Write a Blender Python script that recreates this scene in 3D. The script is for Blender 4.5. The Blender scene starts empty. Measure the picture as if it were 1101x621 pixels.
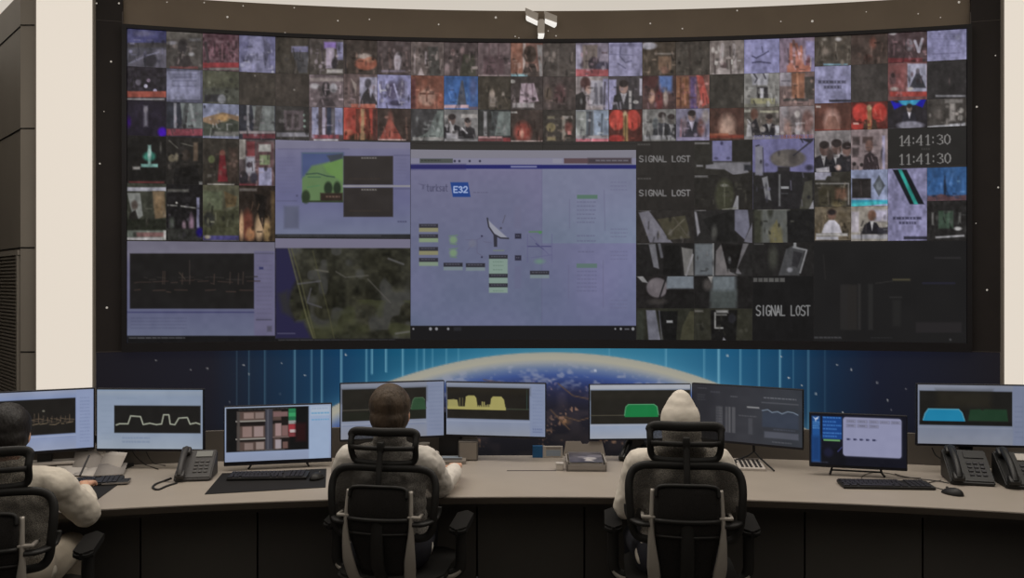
import bpy, bmesh, math, random
import numpy as np
from mathutils import Vector, Matrix
random.seed(7)
PI = math.pi
scene = bpy.context.scene
COL = scene.collection
# ------------------------------------------------------------------ camera
F, CXP, HOR, EYE = 900.0, 550.5, 304.0, 1.80      # focal length and horizon in photo pixels, eye height in metres
cd = bpy.data.cameras.new('camera')
cam = bpy.data.objects.new('camera', cd); COL.objects.link(cam)
cam.location = (0, 0, EYE); cam.rotation_euler = (PI/2, 0, 0)
cd.sensor_width = 36; cd.lens = 36*F/1101; cd.shift_y = -(310.5-HOR)/1101
cd.clip_start = .05; cd.clip_end = 60
scene.camera = cam
scene.view_settings.view_transform = 'Standard'
scene.view_settings.look = 'None'

def at(x, y, Y):                    # where the sight line through a photo pixel meets depth Y
    return Vector(((x-CXP)/F*Y, Y, EYE-(y-HOR)/F*Y))
def on_z(x, y, z):                  # ... or meets the height z
    return at(x, y, (EYE-z)*F/(y-HOR))

# ------------------------------------------------------------------ objects
def lin(c):
    c = c/255.0
    return c/12.92 if c <= .04045 else ((c+.055)/1.055)**2.4
def hexc(h):
    return tuple(lin(int(h[i:i+2], 16)) for i in (0, 2, 4))
def tag(o, label=None, cat=None, group=None, kind=None):
    if label: o['label'] = label
    if cat: o['category'] = cat
    if group: o['group'] = group
    if kind: o['kind'] = kind
    return o
def thing(name, label, cat, loc=(0, 0, 0), rz=0, group=None, kind=None):
    o = bpy.data.objects.new(name, None); COL.objects.link(o)
    o.empty_display_size = .1
    o.location = loc; o.rotation_euler = (0, 0, rz)
    return tag(o, label, cat, group, kind)
def link(name, me, m, parent=None, smooth=None):
    o = bpy.data.objects.new(name, me); COL.objects.link(o)
    if m is not None and not me.materials: me.materials.append(m)
    if parent is not None: o.parent = parent
    if smooth is not None:
        for p in me.polygons: p.use_smooth = smooth
    return o
def obj(name, bm, m, parent=None, smooth=False, auto=None):
    bmesh.ops.recalc_face_normals(bm, faces=bm.faces)
    if auto is not None:
        for f in bm.faces: f.smooth = True
        for e in bm.edges:
            if len(e.link_faces) == 2 and e.calc_face_angle(0) > math.radians(auto): e.smooth = False
    me = bpy.data.meshes.new(name); bm.to_mesh(me); bm.free()
    o = link(name, me, m, parent)
    if smooth:
        for p in me.polygons: p.use_smooth = True
    return o
def copy_tree(o, parent=None):
    c = o.copy(); COL.objects.link(c)
    if parent is not None: c.parent = parent
    for ch in list(o.children): copy_tree(ch, c)
    return c

# ------------------------------------------------------------------ materials
def new_mat(name):
    m = bpy.data.materials.new(name); m.use_nodes = True
    nt = m.node_tree
    return m, nt, nt.nodes['Principled BSDF']
def mat(name, hexcol, rough=.6, metal=0, spec=.4, var=.0, scale=8, bump=0, bscale=60, stretch=None, alpha=None):
    m, nt, b = new_mat(name)
    c = hexc(hexcol)
    b.inputs['Roughness'].default_value = rough
    b.inputs['Metallic'].default_value = metal
    b.inputs['Specular IOR Level'].default_value = spec
    tc = nt.nodes.new('ShaderNodeTexCoord')
    mp = nt.nodes.new('ShaderNodeMapping'); nt.links.new(tc.outputs['Object'], mp.inputs[0])
    if stretch: mp.inputs['Scale'].default_value = stretch
    n = nt.nodes.new('ShaderNodeTexNoise'); n.inputs['Scale'].default_value = scale; n.inputs['Detail'].default_value = 4
    nt.links.new(mp.outputs[0], n.inputs['Vector'])
    r = nt.nodes.new('ShaderNodeValToRGB')
    r.color_ramp.elements[0].position = .3; r.color_ramp.elements[1].position = .7
    r.color_ramp.elements[0].color = (*[v*(1-var) for v in c], 1)
    r.color_ramp.elements[1].color = (*[min(1, v*(1+var)) for v in c], 1)
    nt.links.new(n.outputs['Fac'], r.inputs[0]); nt.links.new(r.outputs[0], b.inputs['Base Color'])
    if bump:
        n2 = nt.nodes.new('ShaderNodeTexNoise'); n2.inputs['Scale'].default_value = bscale; n2.inputs['Detail'].default_value = 3
        nt.links.new(mp.outputs[0], n2.inputs['Vector'])
        bp = nt.nodes.new('ShaderNodeBump'); bp.inputs['Strength'].default_value = bump; bp.inputs['Distance'].default_value = .01
        nt.links.new(n2.outputs['Fac'], bp.inputs['Height']); nt.links.new(bp.outputs[0], b.inputs['Normal'])
    if alpha is not None: b.inputs['Alpha'].default_value = alpha
    return m
def glow(name, hexcol, strength=1.0, sample=True):
    m, nt, b = new_mat(name)
    c = hexc(hexcol)
    b.inputs['Base Color'].default_value = (*[v*.2 for v in c], 1)
    b.inputs['Emission Color'].default_value = (*c, 1); b.inputs['Emission Strength'].default_value = strength
    b.inputs['Roughness'].default_value = .6
    if not sample: m.cycles.emission_sampling = 'NONE'
    return m
def screen_mat(name, rough=.35, spec=.15):
    m, nt, b = new_mat(name)
    a = nt.nodes.new('ShaderNodeAttribute'); a.attribute_name = 'picture'
    b.inputs['Base Color'].default_value = (.004, .004, .004, 1)
    b.inputs['Roughness'].default_value = rough; b.inputs['Specular IOR Level'].default_value = spec
    nt.links.new(a.outputs['Color'], b.inputs['Emission Color']); b.inputs['Emission Strength'].default_value = 1
    m.cycles.emission_sampling = 'NONE'
    return m
M = {}
M['screen'] = screen_mat('lit_display')
M['print'] = screen_mat('emissive_print', .6, .1)  # mural print colours are given as emission
def mesh_fabric(name, hexcol, fac):
    m, nt, b = new_mat(name)
    b.inputs['Base Color'].default_value = (*hexc(hexcol), 1); b.inputs['Roughness'].default_value = .8
    b.inputs['Specular IOR Level'].default_value = .2
    tc = nt.nodes.new('ShaderNodeTexCoord'); w = nt.nodes.new('ShaderNodeTexNoise'); w.inputs['Scale'].default_value = 420
    nt.links.new(tc.outputs['Object'], w.inputs['Vector'])
    mr = nt.nodes.new('ShaderNodeMapRange'); mr.inputs['From Min'].default_value = .35; mr.inputs['From Max'].default_value = .65
    mr.inputs['To Min'].default_value = fac-.15; mr.inputs['To Max'].default_value = fac+.15
    nt.links.new(w.outputs['Fac'], mr.inputs[0])
    t = nt.nodes.new('ShaderNodeBsdfTransparent'); mx = nt.nodes.new('ShaderNodeMixShader')
    nt.links.new(mr.outputs[0], mx.inputs[0]); nt.links.new(t.outputs[0], mx.inputs[1]); nt.links.new(b.outputs[0], mx.inputs[2])
    nt.links.new(mx.outputs[0], nt.nodes['Material Output'].inputs[0])
    return m

# ------------------------------------------------------------------ mesh builders
def add_box(bm, c, s, R=None, bevel=0):
    r = bmesh.ops.create_cube(bm, size=1)
    vs = r['verts']
    bmesh.ops.scale(bm, vec=Vector(s), verts=vs)
    if bevel:
        es = list({e for v in vs for e in v.link_edges})
        q = bmesh.ops.bevel(bm, geom=es, offset=bevel, segments=2, affect='EDGES', profile=.5)
        vs = list({v for f in q['faces'] for v in f.verts} | {v for v in vs if v.is_valid})
        # gather the whole island
        seen = set(vs); st = list(vs)
        while st:
            v = st.pop()
            for e in v.link_edges:
                o = e.other_vert(v)
                if o not in seen: seen.add(o); st.append(o)
        vs = list(seen)
    if R is not None: bmesh.ops.rotate(bm, cent=(0, 0, 0), matrix=R, verts=vs)
    bmesh.ops.translate(bm, vec=Vector(c), verts=vs)
    return vs
def box(name, c, s, m, parent=None, R=None, bevel=0):
    bm = bmesh.new(); add_box(bm, c, s, R, bevel)
    return obj(name, bm, m, parent)
def smooth_path(pts, n=6, closed=False):
    P = [Vector(p) for p in pts]; out = []; N = len(P)
    rng = range(N if closed else N-1)
    for i in rng:
        p0 = P[(i-1) % N] if closed or i > 0 else P[i]
        p1 = P[i]; p2 = P[(i+1) % N]
        p3 = P[(i+2) % N] if closed or i+2 < N else p2
        for k in range(n):
            t = k/n
            out.append(.5*((2*p1)+(p2-p0)*t+(2*p0-5*p1+4*p2-p3)*t*t+(3*p1-p0-3*p2+p3)*t**3))
    if not closed: out.append(P[-1])
    return out
def add_tube(bm, path, r, segs=10, closed=False, up=None, caps=True):
    # r: radius, (a, b) half sizes, or a list of them per point; `up` fixes the b axis
    P = [Vector(p) for p in path]; N = len(P); rings = []
    prev = None
    for i, p in enumerate(P):
        if closed: t = P[(i+1) % N]-P[i-1]
        else: t = P[min(i+1, N-1)]-P[max(i-1, 0)]
        t.normalize()
        if up is not None:
            b = Vector(up); b = b-t*b.dot(t)
            if b.length < 1e-4: b = t.orthogonal()
        elif prev is None: b = t.orthogonal()
        else:
            b = prev-t*prev.dot(t)
        b.normalize(); prev = b; n = b.cross(t)
        rr = r[i] if isinstance(r, list) else r
        a_, b_ = rr if isinstance(rr, tuple) else (rr, rr)
        rings.append([bm.verts.new(p+n*(a_*math.cos(2*PI*k/segs))+b*(b_*math.sin(2*PI*k/segs))) for k in range(segs)])
    for i in range(N if closed else N-1):
        A, B = rings[i], rings[(i+1) % N]
        for k in range(segs):
            bm.faces.new((A[k], A[(k+1) % segs], B[(k+1) % segs], B[k]))
    if not closed and caps:
        bm.faces.new(rings[0][::-1]); bm.faces.new(rings[-1])
def tube(name, path, r, m, parent=None, **k):
    bm = bmesh.new(); add_tube(bm, path, r, **k)
    return obj(name, bm, m, parent, auto=50)
def add_lathe(bm, prof, c=(0, 0, 0), segs=20, R=None):
    vs = []; rings = []
    for (r, z) in prof:
        if r < 1e-6: ring = [bm.verts.new((0, 0, z))]
        else: ring = [bm.verts.new((r*math.cos(2*PI*k/segs), r*math.sin(2*PI*k/segs), z)) for k in range(segs)]
        rings.append(ring); vs += ring
    for A, B in zip(rings, rings[1:]):
        for k in range(segs):
            q = [A[k % len(A)], A[(k+1) % len(A)], B[(k+1) % len(B)], B[k % len(B)]]
            u = []
            for v in q:
                if v not in u: u.append(v)
            if len(u) > 2: bm.faces.new(u)
    if R is not None: bmesh.ops.rotate(bm, cent=(0, 0, 0), matrix=R, verts=vs)
    bmesh.ops.translate(bm, vec=Vector(c), verts=vs)
def add_prism(bm, poly, z0, z1, f=lambda x, y, z: (x, y, z)):
    a = [bm.verts.new(f(x, y, z0)) for x, y in poly]; b = [bm.verts.new(f(x, y, z1)) for x, y in poly]
    n = len(poly)
    bm.faces.new(a[::-1]); bm.faces.new(b)
    for i in range(n): bm.faces.new((a[i], a[(i+1) % n], b[(i+1) % n], b[i]))
def rounded(w, h, r, n=5, cx=0, cy=0):
    out = []
    for (sx, sy, a0) in ((1, 1, 0), (-1, 1, 90), (-1, -1, 180), (1, -1, 270)):
        for k in range(n+1):
            a = math.radians(a0+90*k/n)
            out.append((cx+sx*(w/2-r)+r*math.cos(a), cy+sy*(h/2-r)+r*math.sin(a)))
    return out
def grid_mesh(name, V, nx, ny, m, parent=None, colors=None, smooth=True):
    # V: (ny*nx, 3) vertices, row by row
    me = bpy.data.meshes.new(name)
    i = np.arange((ny-1)*(nx-1)); r, c = i//(nx-1), i % (nx-1); a = r*nx+c
    q = np.stack([a, a+1, a+nx+1, a+nx], 1).astype(np.int32)
    me.vertices.add(len(V)); me.vertices.foreach_set('co', np.asarray(V, np.float32).ravel())
    nq = len(q); me.loops.add(nq*4); me.loops.foreach_set('vertex_index', q.ravel())
    me.polygons.add(nq); me.polygons.foreach_set('loop_start', np.arange(nq, dtype=np.int32)*4)
    try: me.polygons.foreach_set('loop_total', np.full(nq, 4, np.int32))
    except Exception: pass
    me.update(calc_edges=True)
    if colors is not None:
        at_ = me.attributes.new('picture', 'FLOAT_COLOR', 'POINT')
        C4 = np.ones((len(V), 4), np.float32); C4[:, :3] = colors
        at_.data.foreach_set('color', C4.ravel())
    me.polygons.foreach_set('use_smooth', np.full(nq, smooth, bool))
    return link(name, me, m, parent)

# ------------------------------------------------------------------ picture painter
RNG = np.random.default_rng(5)
def vnoise(x, y, cell, seed=None):
    rg = RNG if seed is None else np.random.default_rng(seed)
    gx = (x-x.min())/cell; gy = (y-y.min())/cell
    ix = gx.astype(int); iy = gy.astype(int)
    g = rg.random((iy.max()+2, ix.max()+2))
    fx = gx-ix; fy = gy-iy; fx = fx*fx*(3-2*fx); fy = fy*fy*(3-2*fy)
    return (g[iy, ix]*(1-fx)*(1-fy)+g[iy, ix+1]*fx*(1-fy)+g[iy+1, ix]*(1-fx)*fy+g[iy+1, ix+1]*fx*fy)
def srgb(h): return np.array([int(h[i:i+2], 16) for i in (0, 2, 4)], float)
GLY = {
 'S': ['1,.9 .7,1 .3,1 0,.85 0,.65 .3,.53 .7,.47 1,.35 1,.15 .7,0 .3,0 0,.1'], 'I': ['.5,0 .5,1'],
 'G': ['1,.85 .7,1 .3,1 0,.8 0,.2 .3,0 .7,0 1,.2 1,.45 .6,.45'], 'N': ['0,0 0,1 1,0 1,1'], 'A': ['0,0 .5,1 1,0', '.2,.35 .8,.35'],
 'L': ['0,1 0,0 .9,0'], 'O': ['.5,1 .15,.85 0,.5 .15,.15 .5,0 .85,.15 1,.5 .85,.85 .5,1'], 'T': ['0,1 1,1', '.5,1 .5,0'],
 'E': ['1,1 0,1 0,0 1,0', '0,.5 .8,.5'], '3': ['.05,.85 .4,1 .8,.9 .85,.7 .45,.54 .9,.38 .95,.15 .5,0 .05,.1'],
 '2': ['0,.8 .3,1 .75,1 .95,.75 .8,.5 0,0 1,0'], '1': ['.2,.82 .55,1 .55,0', '.25,0 .85,0'], '4': ['.75,0 .75,1 0,.3 1,.3'],
 '0': ['.5,1 .15,.82 .05,.5 .15,.18 .5,0 .85,.18 .95,.5 .85,.82 .5,1'], ':': ['.5,.2 .5,.26', '.5,.7 .5,.76'],
 't': ['.4,1 .4,.1 .8,0', '.1,.7 .8,.7'], 'u': ['.1,.7 .1,.15 .4,0 .9,.2', '.9,.7 .9,0'], 'r': ['.2,0 .2,.7', '.2,.5 .8,.7'],
 'k': ['.1,0 .1,1', '.9,.7 .1,.3 .9,0'], 's': ['.9,.65 .4,.7 .1,.5 .9,.2 .5,0 .1,.05'], 'a': ['.1,.65 .8,.65 .85,0', '.85,.4 .2,.35 .15,.05 .8,.1'],
}
class Pic:
    def __init__(s, X, Y, bg):
        s.X, s.Y = X, Y
        s.c = np.tile(srgb(bg), (len(X), 1)); s.soft = 1.0
    def mix(s, a, col):
        a = a[:, None]; s.c = s.c*(1-a)+(srgb(col) if isinstance(col, str) else col)*a
    def cov(s, d, soft=None): return np.clip(.5-d/(soft or s.soft), 0, 1)
    def rect(s, x0, y0, x1, y1, col, soft=None, op=1):
        d = np.maximum(np.maximum(x0-s.X, s.X-x1), np.maximum(y0-s.Y, s.Y-y1)); s.mix(s.cov(d, soft)*op, col)
    def ell(s, cx, cy, rx, ry, col, soft=None, op=1):
        q = np.sqrt(((s.X-cx)/rx)**2+((s.Y-cy)/ry)**2); s.mix(s.cov((q-1)*min(rx, ry), soft)*op, col)
    def segd(s, ax, ay, bx, by):
        dx, dy = bx-ax, by-ay; L = dx*dx+dy*dy+1e-9
        t = np.clip(((s.X-ax)*dx+(s.Y-ay)*dy)/L, 0, 1)
        return np.hypot(s.X-ax-t*dx, s.Y-ay-t*dy)
    def line(s, pts, w, col, soft=None, op=1):
        d = None
        for (a, b) in zip(pts, pts[1:]):
            e = s.segd(*a, *b); d = e if d is None else np.minimum(d, e)
        s.mix(s.cov(d-w/2, soft)*op, col)
    def poly(s, pts, col, soft=None, op=1):
        d = None; ins = np.zeros(len(s.X), bool)
        for (a, b) in zip(pts, pts[1:]+pts[:1]):
            e = s.segd(*a, *b); d = e if d is None else np.minimum(d, e)
            if a[1] != b[1]:
                cr = ((a[1] > s.Y) != (b[1] > s.Y)) & (s.X < (b[0]-a[0])*(s.Y-a[1])/(b[1]-a[1])+a[0]); ins ^= cr
        s.mix(s.cov(np.where(ins, -d, d), soft)*op, col)
    def noise(s, amp, cell, cy=None, tint=(1, 1, 1)):
        v = vnoise(s.X, s.Y*(cell/cy if cy else 1), cell)-.5
        s.c = s.c+(v*2*amp)[:, None]*np.array(tint)
    def grad(s, x0, y0, x1, y1, stops):                          # stops: (t, hex)
        dx, dy = x1-x0, y1-y0
        t = ((s.X-x0)*dx+(s.Y-y0)*dy)/(dx*dx+dy*dy)
        ts = [a for a, _ in stops]; cs = np.array([srgb(h) for _, h in stops])
        s.c = np.stack([np.interp(t, ts, cs[:, k]) for k in range(3)], 1)
    def text(s, txt, x0, y0, x1, y1, w, col, gap=.3, slope=0, soft=None, serif=False):
        n = len(txt); cw = (x1-x0)/(n+(n-1)*gap)
        for i, ch in enumerate(txt):
            if ch == ' ': continue
            gx = x0+i*cw*(1+gap); dy = slope*(gx-x0)
            for st in GLY[ch]:
                P = [tuple(map(float, q.split(','))) for q in st.split()]
                Q = [(gx+px*cw, y1+dy-py*(y1-y0)) for px, py in P]
                if not serif: s.line(Q, w, col, soft); continue
                for (a, b) in zip(Q, Q[1:]):                       # thick uprights, thin bars
                    v = abs(b[1]-a[1])/(math.hypot(b[0]-a[0], b[1]-a[1])+1e-6); s.line([a, b], w*(.5+.65*v*v), col, soft)
    def greek(s, x0, y0, x1, y1, col, rows, fill=.5, op=.7, seed=1):   # unreadable small print
        rg = random.Random(seed); h = (y1-y0)/rows
        for r in range(rows):
            x = x0
            while x < x1-.5:
                L = rg.uniform(.04, .14)*(x1-x0)+.8
                s.rect(x, y0+r*h, min(x1, x+L), y0+r*h+h*fill, col, None, op); x += L+.9
            if rg.random() < .3: pass
    def run(s, prog):
        for cmd in prog.split(';'):
            t = cmd.split()
            if not t: continue
            k = t[0]
            if k == 'r': s.rect(*map(float, t[1:5]), t[5], *(map(float, t[6:])))
            elif k == 'e': s.ell(*map(float, t[1:5]), t[5], *(map(float, t[6:])))
            elif k == 'p':
                v = list(map(float, t[2:])); s.poly(list(zip(v[::2], v[1::2])), t[1])
            elif k == 'l':
                v = list(map(float, t[3:])); s.line(list(zip(v[::2], v[1::2])), float(t[2]), t[1])
            elif k == 'n': s.noise(float(t[1]), float(t[2]), float(t[3]) if len(t) > 3 else None)
            elif k == 'm':  # a standing man: x, head top y, bottom y, head, suit, shirt
                x, y, yb = map(float, t[1:4]); u = (yb-y)/4
                s.poly([(x-1.5*u, yb), (x-1.2*u, y+1.9*u), (x, y+1.4*u), (x+1.2*u, y+1.9*u), (x+1.5*u, yb)], t[5])
                if len(t) > 6: s.poly([(x-.4*u, y+1.6*u), (x+.4*u, y+1.6*u), (x, y+3*u)], t[6])
                s.ell(x, y+.85*u, .55*u, .8*u, t[4]); s.ell(x, y+.4*u, .58*u, .45*u, '2e2626')
    def grade(s, sat=1, gain=1, detail=0, floor=20):
        if detail:
            v = (vnoise(s.X, s.Y, 2.6)-.5)*.7+(vnoise(s.X, s.Y*.4, 3.2)-.5)*1.1+(vnoise(s.X, s.Y, 8)-.5)*1.0
            s.c = s.c*(1+detail*v)[:, None]
        L = s.c @ np.array([.3, .59, .11]); s.c = L[:, None]+(s.c-L[:, None])*sat
        s.c = floor+(s.c-floor)*gain
        if detail > .2: s.c = 46+(s.c-46)*1.14
    def clutter(s, n, seed):                                      # small light and dark shapes of a crowded picture
        rg = random.Random(seed); x0, x1, y0, y1 = s.X.min(), s.X.max(), s.Y.min(), s.Y.max(); base = s.c.mean(0)
        for k in range(n):
            x, y = rg.uniform(x0+2, x1-2), rg.uniform(y0+(y1-y0)*.25, y1-3); up = rg.random() < .5
            col = np.clip(base*(rg.uniform(1.3, 1.75) if up else rg.uniform(.35, .7))+rg.uniform(-8, 8), 0, 175)
            t = rg.random()
            if t < .45: s.ell(x, y, rg.uniform(.8, 2.2), rg.uniform(1.2, 3.4), col, 1.6, rg.uniform(.35, .75))
            elif t < .75: s.line([(x, y), (x+rg.uniform(-2, 2), y+rg.uniform(3, 10))], rg.uniform(.8, 1.8), col, 1.4, rg.uniform(.35, .7))
            else: s.rect(x, y, x+rg.uniform(2, 7), y+rg.uniform(.8, 2), col, 1.4, rg.uniform(.35, .7))
    def out(s):
        c = np.clip(s.c, 0, 255)/255.0
        return np.where(c <= .04045, c/12.92, ((c+.055)/1.055)**2.4)
# ================================================================== the curved feature wall
ZC, WX = 7.4, (587-CXP)/F*7.4       # depth of the wall's middle, its sideways offset
SAG_R = 14.7                          # radius of its curve
def wall_dir(x, R=SAG_R):            # photo column -> point on the curved wall (X, Y)
    u = (np.asarray(x, float)-CXP)/F; cy = ZC-SAG_R
    a = u*u+1; b = -2*(u*WX+cy); c = WX*WX+cy*cy-R*R
    Y = (-b+np.sqrt(b*b-4*a*c))/(2*a)
    return u*Y, Y
def wz(yr): return EYE-(np.asarray(yr, float)-HOR)/F*ZC    # height of a row, read at the wall's middle
GRADE = {'news_feed': (.74, .92, .24), 'camera_picture': (.75, .88, .12), 'screen_window': (.70, .98, .0), 'clock_panel': (.7, .9, .0)}   # saturation, gain, fine detail
def wall_grid(name, x0, x1, r0, r1, m, parent=None, off=.0, step=.8, paint=None, bg='000000', soft=1.0, minx=2):
    nx = max(minx, int((x1-x0)/step)+1); ny = max(2, int((r1-r0)/step)+1) if paint else 2
    xs = np.linspace(x0, x1, nx); rs = np.linspace(r0, r1, ny)
    X, Y = wall_dir(xs); k = (SAG_R-off)/SAG_R
    gx, gr = np.meshgrid(xs, rs)
    VX, VY = np.meshgrid((X-WX)*k+WX, rs)[0], np.meshgrid((Y-ZC+SAG_R)*k+ZC-SAG_R, rs)[0]
    V = np.stack([VX, VY, np.repeat(wz(rs)[:, None], nx, 1)], -1).reshape(-1, 3)
    col = None
    if paint:
        py = HOR+(gr-HOR)*ZC/np.meshgrid(Y, rs)[0]          # the row a viewer reads there
        p = Pic(gx.ravel(), py.ravel(), bg); p.soft = soft
        paint(p); p.grade(*GRADE.get(name, (1, 1, 0))); col = p.out()
    if parent is not None: V = V-np.array(parent.location)
    return grid_mesh(name, V, nx, ny, m, parent, col)
def wall_slab(name, x0, x1, r0, r1, m, parent, front, back, n=40):   # curved bar
    xs = np.linspace(x0, x1, n); X, Y = wall_dir(xs); bm = bmesh.new(); R = []
    o = Vector(parent.location) if parent else Vector((0, 0, 0))
    for i in range(n):
        ring = []
        for (off, r) in ((front, r0), (front, r1), (back, r1), (back, r0)):
            k = (SAG_R-off)/SAG_R
            ring.append(bm.verts.new(Vector(((X[i]-WX)*k+WX, (Y[i]-ZC+SAG_R)*k+ZC-SAG_R, float(wz(r))))-o))
        R.append(ring)
    for A, B in zip(R, R[1:]):
        for k in range(4): bm.faces.new((A[k], A[(k+1) % 4], B[(k+1) % 4], B[k]))
    bm.faces.new(R[0][::-1]); bm.faces.new(R[-1])
    return obj(name, bm, m, parent)

M['fascia'] = mat('dark_satin_fascia', '7a6e61', .75, spec=.15, var=.06, scale=3)
M['bezel'] = mat('black_bezel', '242224', .5, spec=.2, var=.05)
M['groove'] = mat('dark_groove', '0c0b0c', .8, spec=.1)
M['panel_line'] = mat('panel_seam', '4a4340', .6)
FLOOR_R = HOR+EYE*F/ZC
TOP_R = 11.0
wb = wall_slab('wall_back', 99.5, 1079.5, TOP_R-1, FLOOR_R, M['fascia'], None, -.02, -.30, 60); tag(wb, kind='structure')
# side panels of the surround are near black boards; their seams
M['side'] = mat('black_side_board', '2f2b2a', .7, spec=.15, var=.08, scale=4)
tl = wall_slab('trim_1', 100, 132, 11.5, 373.5, M['side'], None, .01, -.02, 8); tag(tl, kind='structure')
tr = wall_slab('trim_2', 1043.5, 1079, 11.5, 373.5, M['side'], None, .01, -.02, 8); tag(tr, kind='structure')
for nm, a, b, c, d in (('trim_3', 131.6, 132.6, 30, 373), ('trim_4', 1042.6, 1043.6, 30, 373), ('trim_5', 100, 131, 373, 373.6), ('trim_6', 1044, 1079, 373, 373.6), ('trim_15', 100, 131, 40, 40.5), ('trim_16', 1044, 1079, 40, 40.5)):
    t_ = wall_slab(nm, a, b, c, d, M['panel_line'], None, .012, .0, 6); tag(t_, kind='structure')

# ------------------------------------------------------------------ the Earth mural under the screens
def paint_mural(p):
    p.grad(100, 0, 1080, 0, [(0, '19171d'), (.13, '1b1b24'), (.19, '18283c'), (.27, '143a5a'), (.33, '17506e'), (.42, '246481'), (.52, '2f6d84'),
                             (.62, '2b6a88'), (.70, '1f5577'), (.76, '173f5e'), (.81, '15283f'), (.86, '171b2b'), (1, '1a181d')])
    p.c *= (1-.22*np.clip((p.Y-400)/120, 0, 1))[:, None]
    rg = random.Random(3)
    for x, w, y1, o in ((255, .8, 520, .25), (268, 1, 520, .3), (285, 1.2, 520, .35), (317, 2, 520, .45), (335, 1.6, 520, .4), (346, 2, 520, .5), (367, 2.2, 520, .55), (394, 2, 440, .5),
                        (400, 2, 402, .6), (415, 2, 400, .6), (433, 2, 420, .6), (448, 1.6, 420, .35), (456, 2, 420, .4), (465, 1.4, 420, .35), (480, 1.6, 420, .35), (493, 1.4, 420, .3),
                        (655, 1.5, 400, .25), (716, 2, 440, .4), (757, 1.6, 440, .4), (772.5, 2.4, 440, .65), (796, 1.6, 440, .5), (816, 1.6, 440, .5), (838.5, 2, 440, .6), (853, 1, 480, .3), (869, 1.8, 480, .35), (887, 1, 480, .2)):
        p.rect(x-w/2, 372, x+w/2, y1, '7fb2c4', 1.2, o)
    cx, cy, R = 592.0, 378.5+500, 500.0
    d = np.hypot(p.X-cx, p.Y-cy)
    hz = np.exp(-np.clip(d-R, 0, None)/9)*(d > R)*.30
    p.mix(hz, '6aa5bd')
    inside = np.clip((R-d)/1.4+.5, 0, 1)
    dep = R-d
    stops = [(0, '98978c'), (7, '9f9c8e'), (11, '8b8f92'), (17, '5f6f90'), (24, '3b4f85'), (32, '2b3866'), (42, '24263e'), (58, '1f1e28'), (90, '1c1b21'), (300, '17161b')]
    ec = np.stack([np.interp(dep, [a for a, _ in stops], [srgb(h)[k] for _, h in stops]) for k in range(3)], 1)
    n1 = vnoise(p.X, p.Y*1.8, 9)*.6+vnoise(p.X, p.Y*1.8, 4)*.4
    cl = np.clip((n1-.52)*5, 0, 1)*np.clip((dep-9)/6, 0, 1)*np.clip((46-dep)/18, 0, 1)
    ec = ec*(1-.55*cl[:, None])+np.array([150, 152, 165.])*(.55*cl[:, None])
    n2 = vnoise(p.X, p.Y*1.6, 14)
    lt = np.clip((vnoise(p.X, p.Y, 2.2)*vnoise(p.X, p.Y, 11)-.42)*5, 0, 1)*np.clip((dep-26)/14, 0, 1)
    ec += lt[:, None]*np.array([84, 60, 38.])
    ec += (np.clip((n2-.5)*3, 0, 1)*np.clip((dep-30)/10, 0, 1))[:, None]*np.array([13, 10, 8.])
    p.mix(inside, ec)
    for ln in ((600, 412, 616, 425, 650, 432), (605, 447, 622, 452, 640, 447, 656, 453), (592, 440, 603, 452, 612, 461), (640, 420, 668, 424, 700, 419), (520, 408, 560, 414)):
        p.run('l 5a4636 1.0 '+' '.join(map(str, ln)))
    p.ell(608, 453, 5, 3, '7a5a3c', 4, .5); p.ell(640, 398, 1.5, .8, 'd0d0d4', 1)
    for x, y in ((205, 397), (223, 396), (268, 402), (328, 403), (262, 392), (247, 432), (301, 423), (372, 381), (168, 387), (303, 390), (782, 382), (840, 383), (877, 423), (900, 392), (943, 411), (974, 418), (954, 430), (848, 406), (862, 414), (915, 397), (906, 443), (958, 440)):
        b = rg.uniform(.35, 1); p.ell(x, y, .55+b*.35, .55+b*.35, 'c9c5c0', 1, b)
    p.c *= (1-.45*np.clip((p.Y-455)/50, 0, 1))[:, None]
mural = wall_grid('wall_mural', 100, 1079, 373.8, FLOOR_R-2, M['print'], None, .006, 1.3, paint_mural, soft=1.2)
tag(mural, 'long curved printed mural of the Earth under blue light streaks below the video wall', 'mural')

# ------------------------------------------------------------------ the video wall
vw = thing('video_wall', 'huge curved video wall crowded with news feeds, browser windows and camera pictures', 'video wall', (WX, ZC, float(wz(373))))
wall_slab('frame', 132.8, 1042.4, 44.3, 48.2, M['bezel'], vw, .075, .0)
wall_slab('frame', 132.8, 1042.4, 364.8, 373.6, M['bezel'], vw, .075, .0)
wall_slab('frame', 132.8, 138, 48.2, 364.8, M['bezel'], vw, .075, .0, 3)
wall_slab('frame', 1037.3, 1042.4, 48.2, 364.8, M['bezel'], vw, .075, .0, 3)
PC = [138, 296.5, 441.5, 583.5, 726, 873.5, 1037.4]; PR = [48.2, 156, 261, 364.8]
M['panel'] = glow('dark_display_panel', '1d1b1b', 1, False)  # faint emission stands in for the ceiling's reflected veil on blank panels
for a in range(3):
    for b in range(6):
        wall_slab('display_panel', PC[b]+.15, PC[b+1]-.15, PR[a]+.15, PR[a+1]-.15, M['panel'], vw, .05, .005, 10)
XB = [138, 180, 219, 258, 297, 333, 370, 406, 442, 477.5, 514, 549, 583.5, 618.5, 654, 690, 726, 762, 799, 837, 874.5, 913.5, 953, 995, 1037.3]
def rows_for(c):
    return (48.3, 86, 120, 155.5) if c < 6 else (48.3, 84, 119.5, 153.5) if c < 20 else (48.3, 79, 117.5, 146)
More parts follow.
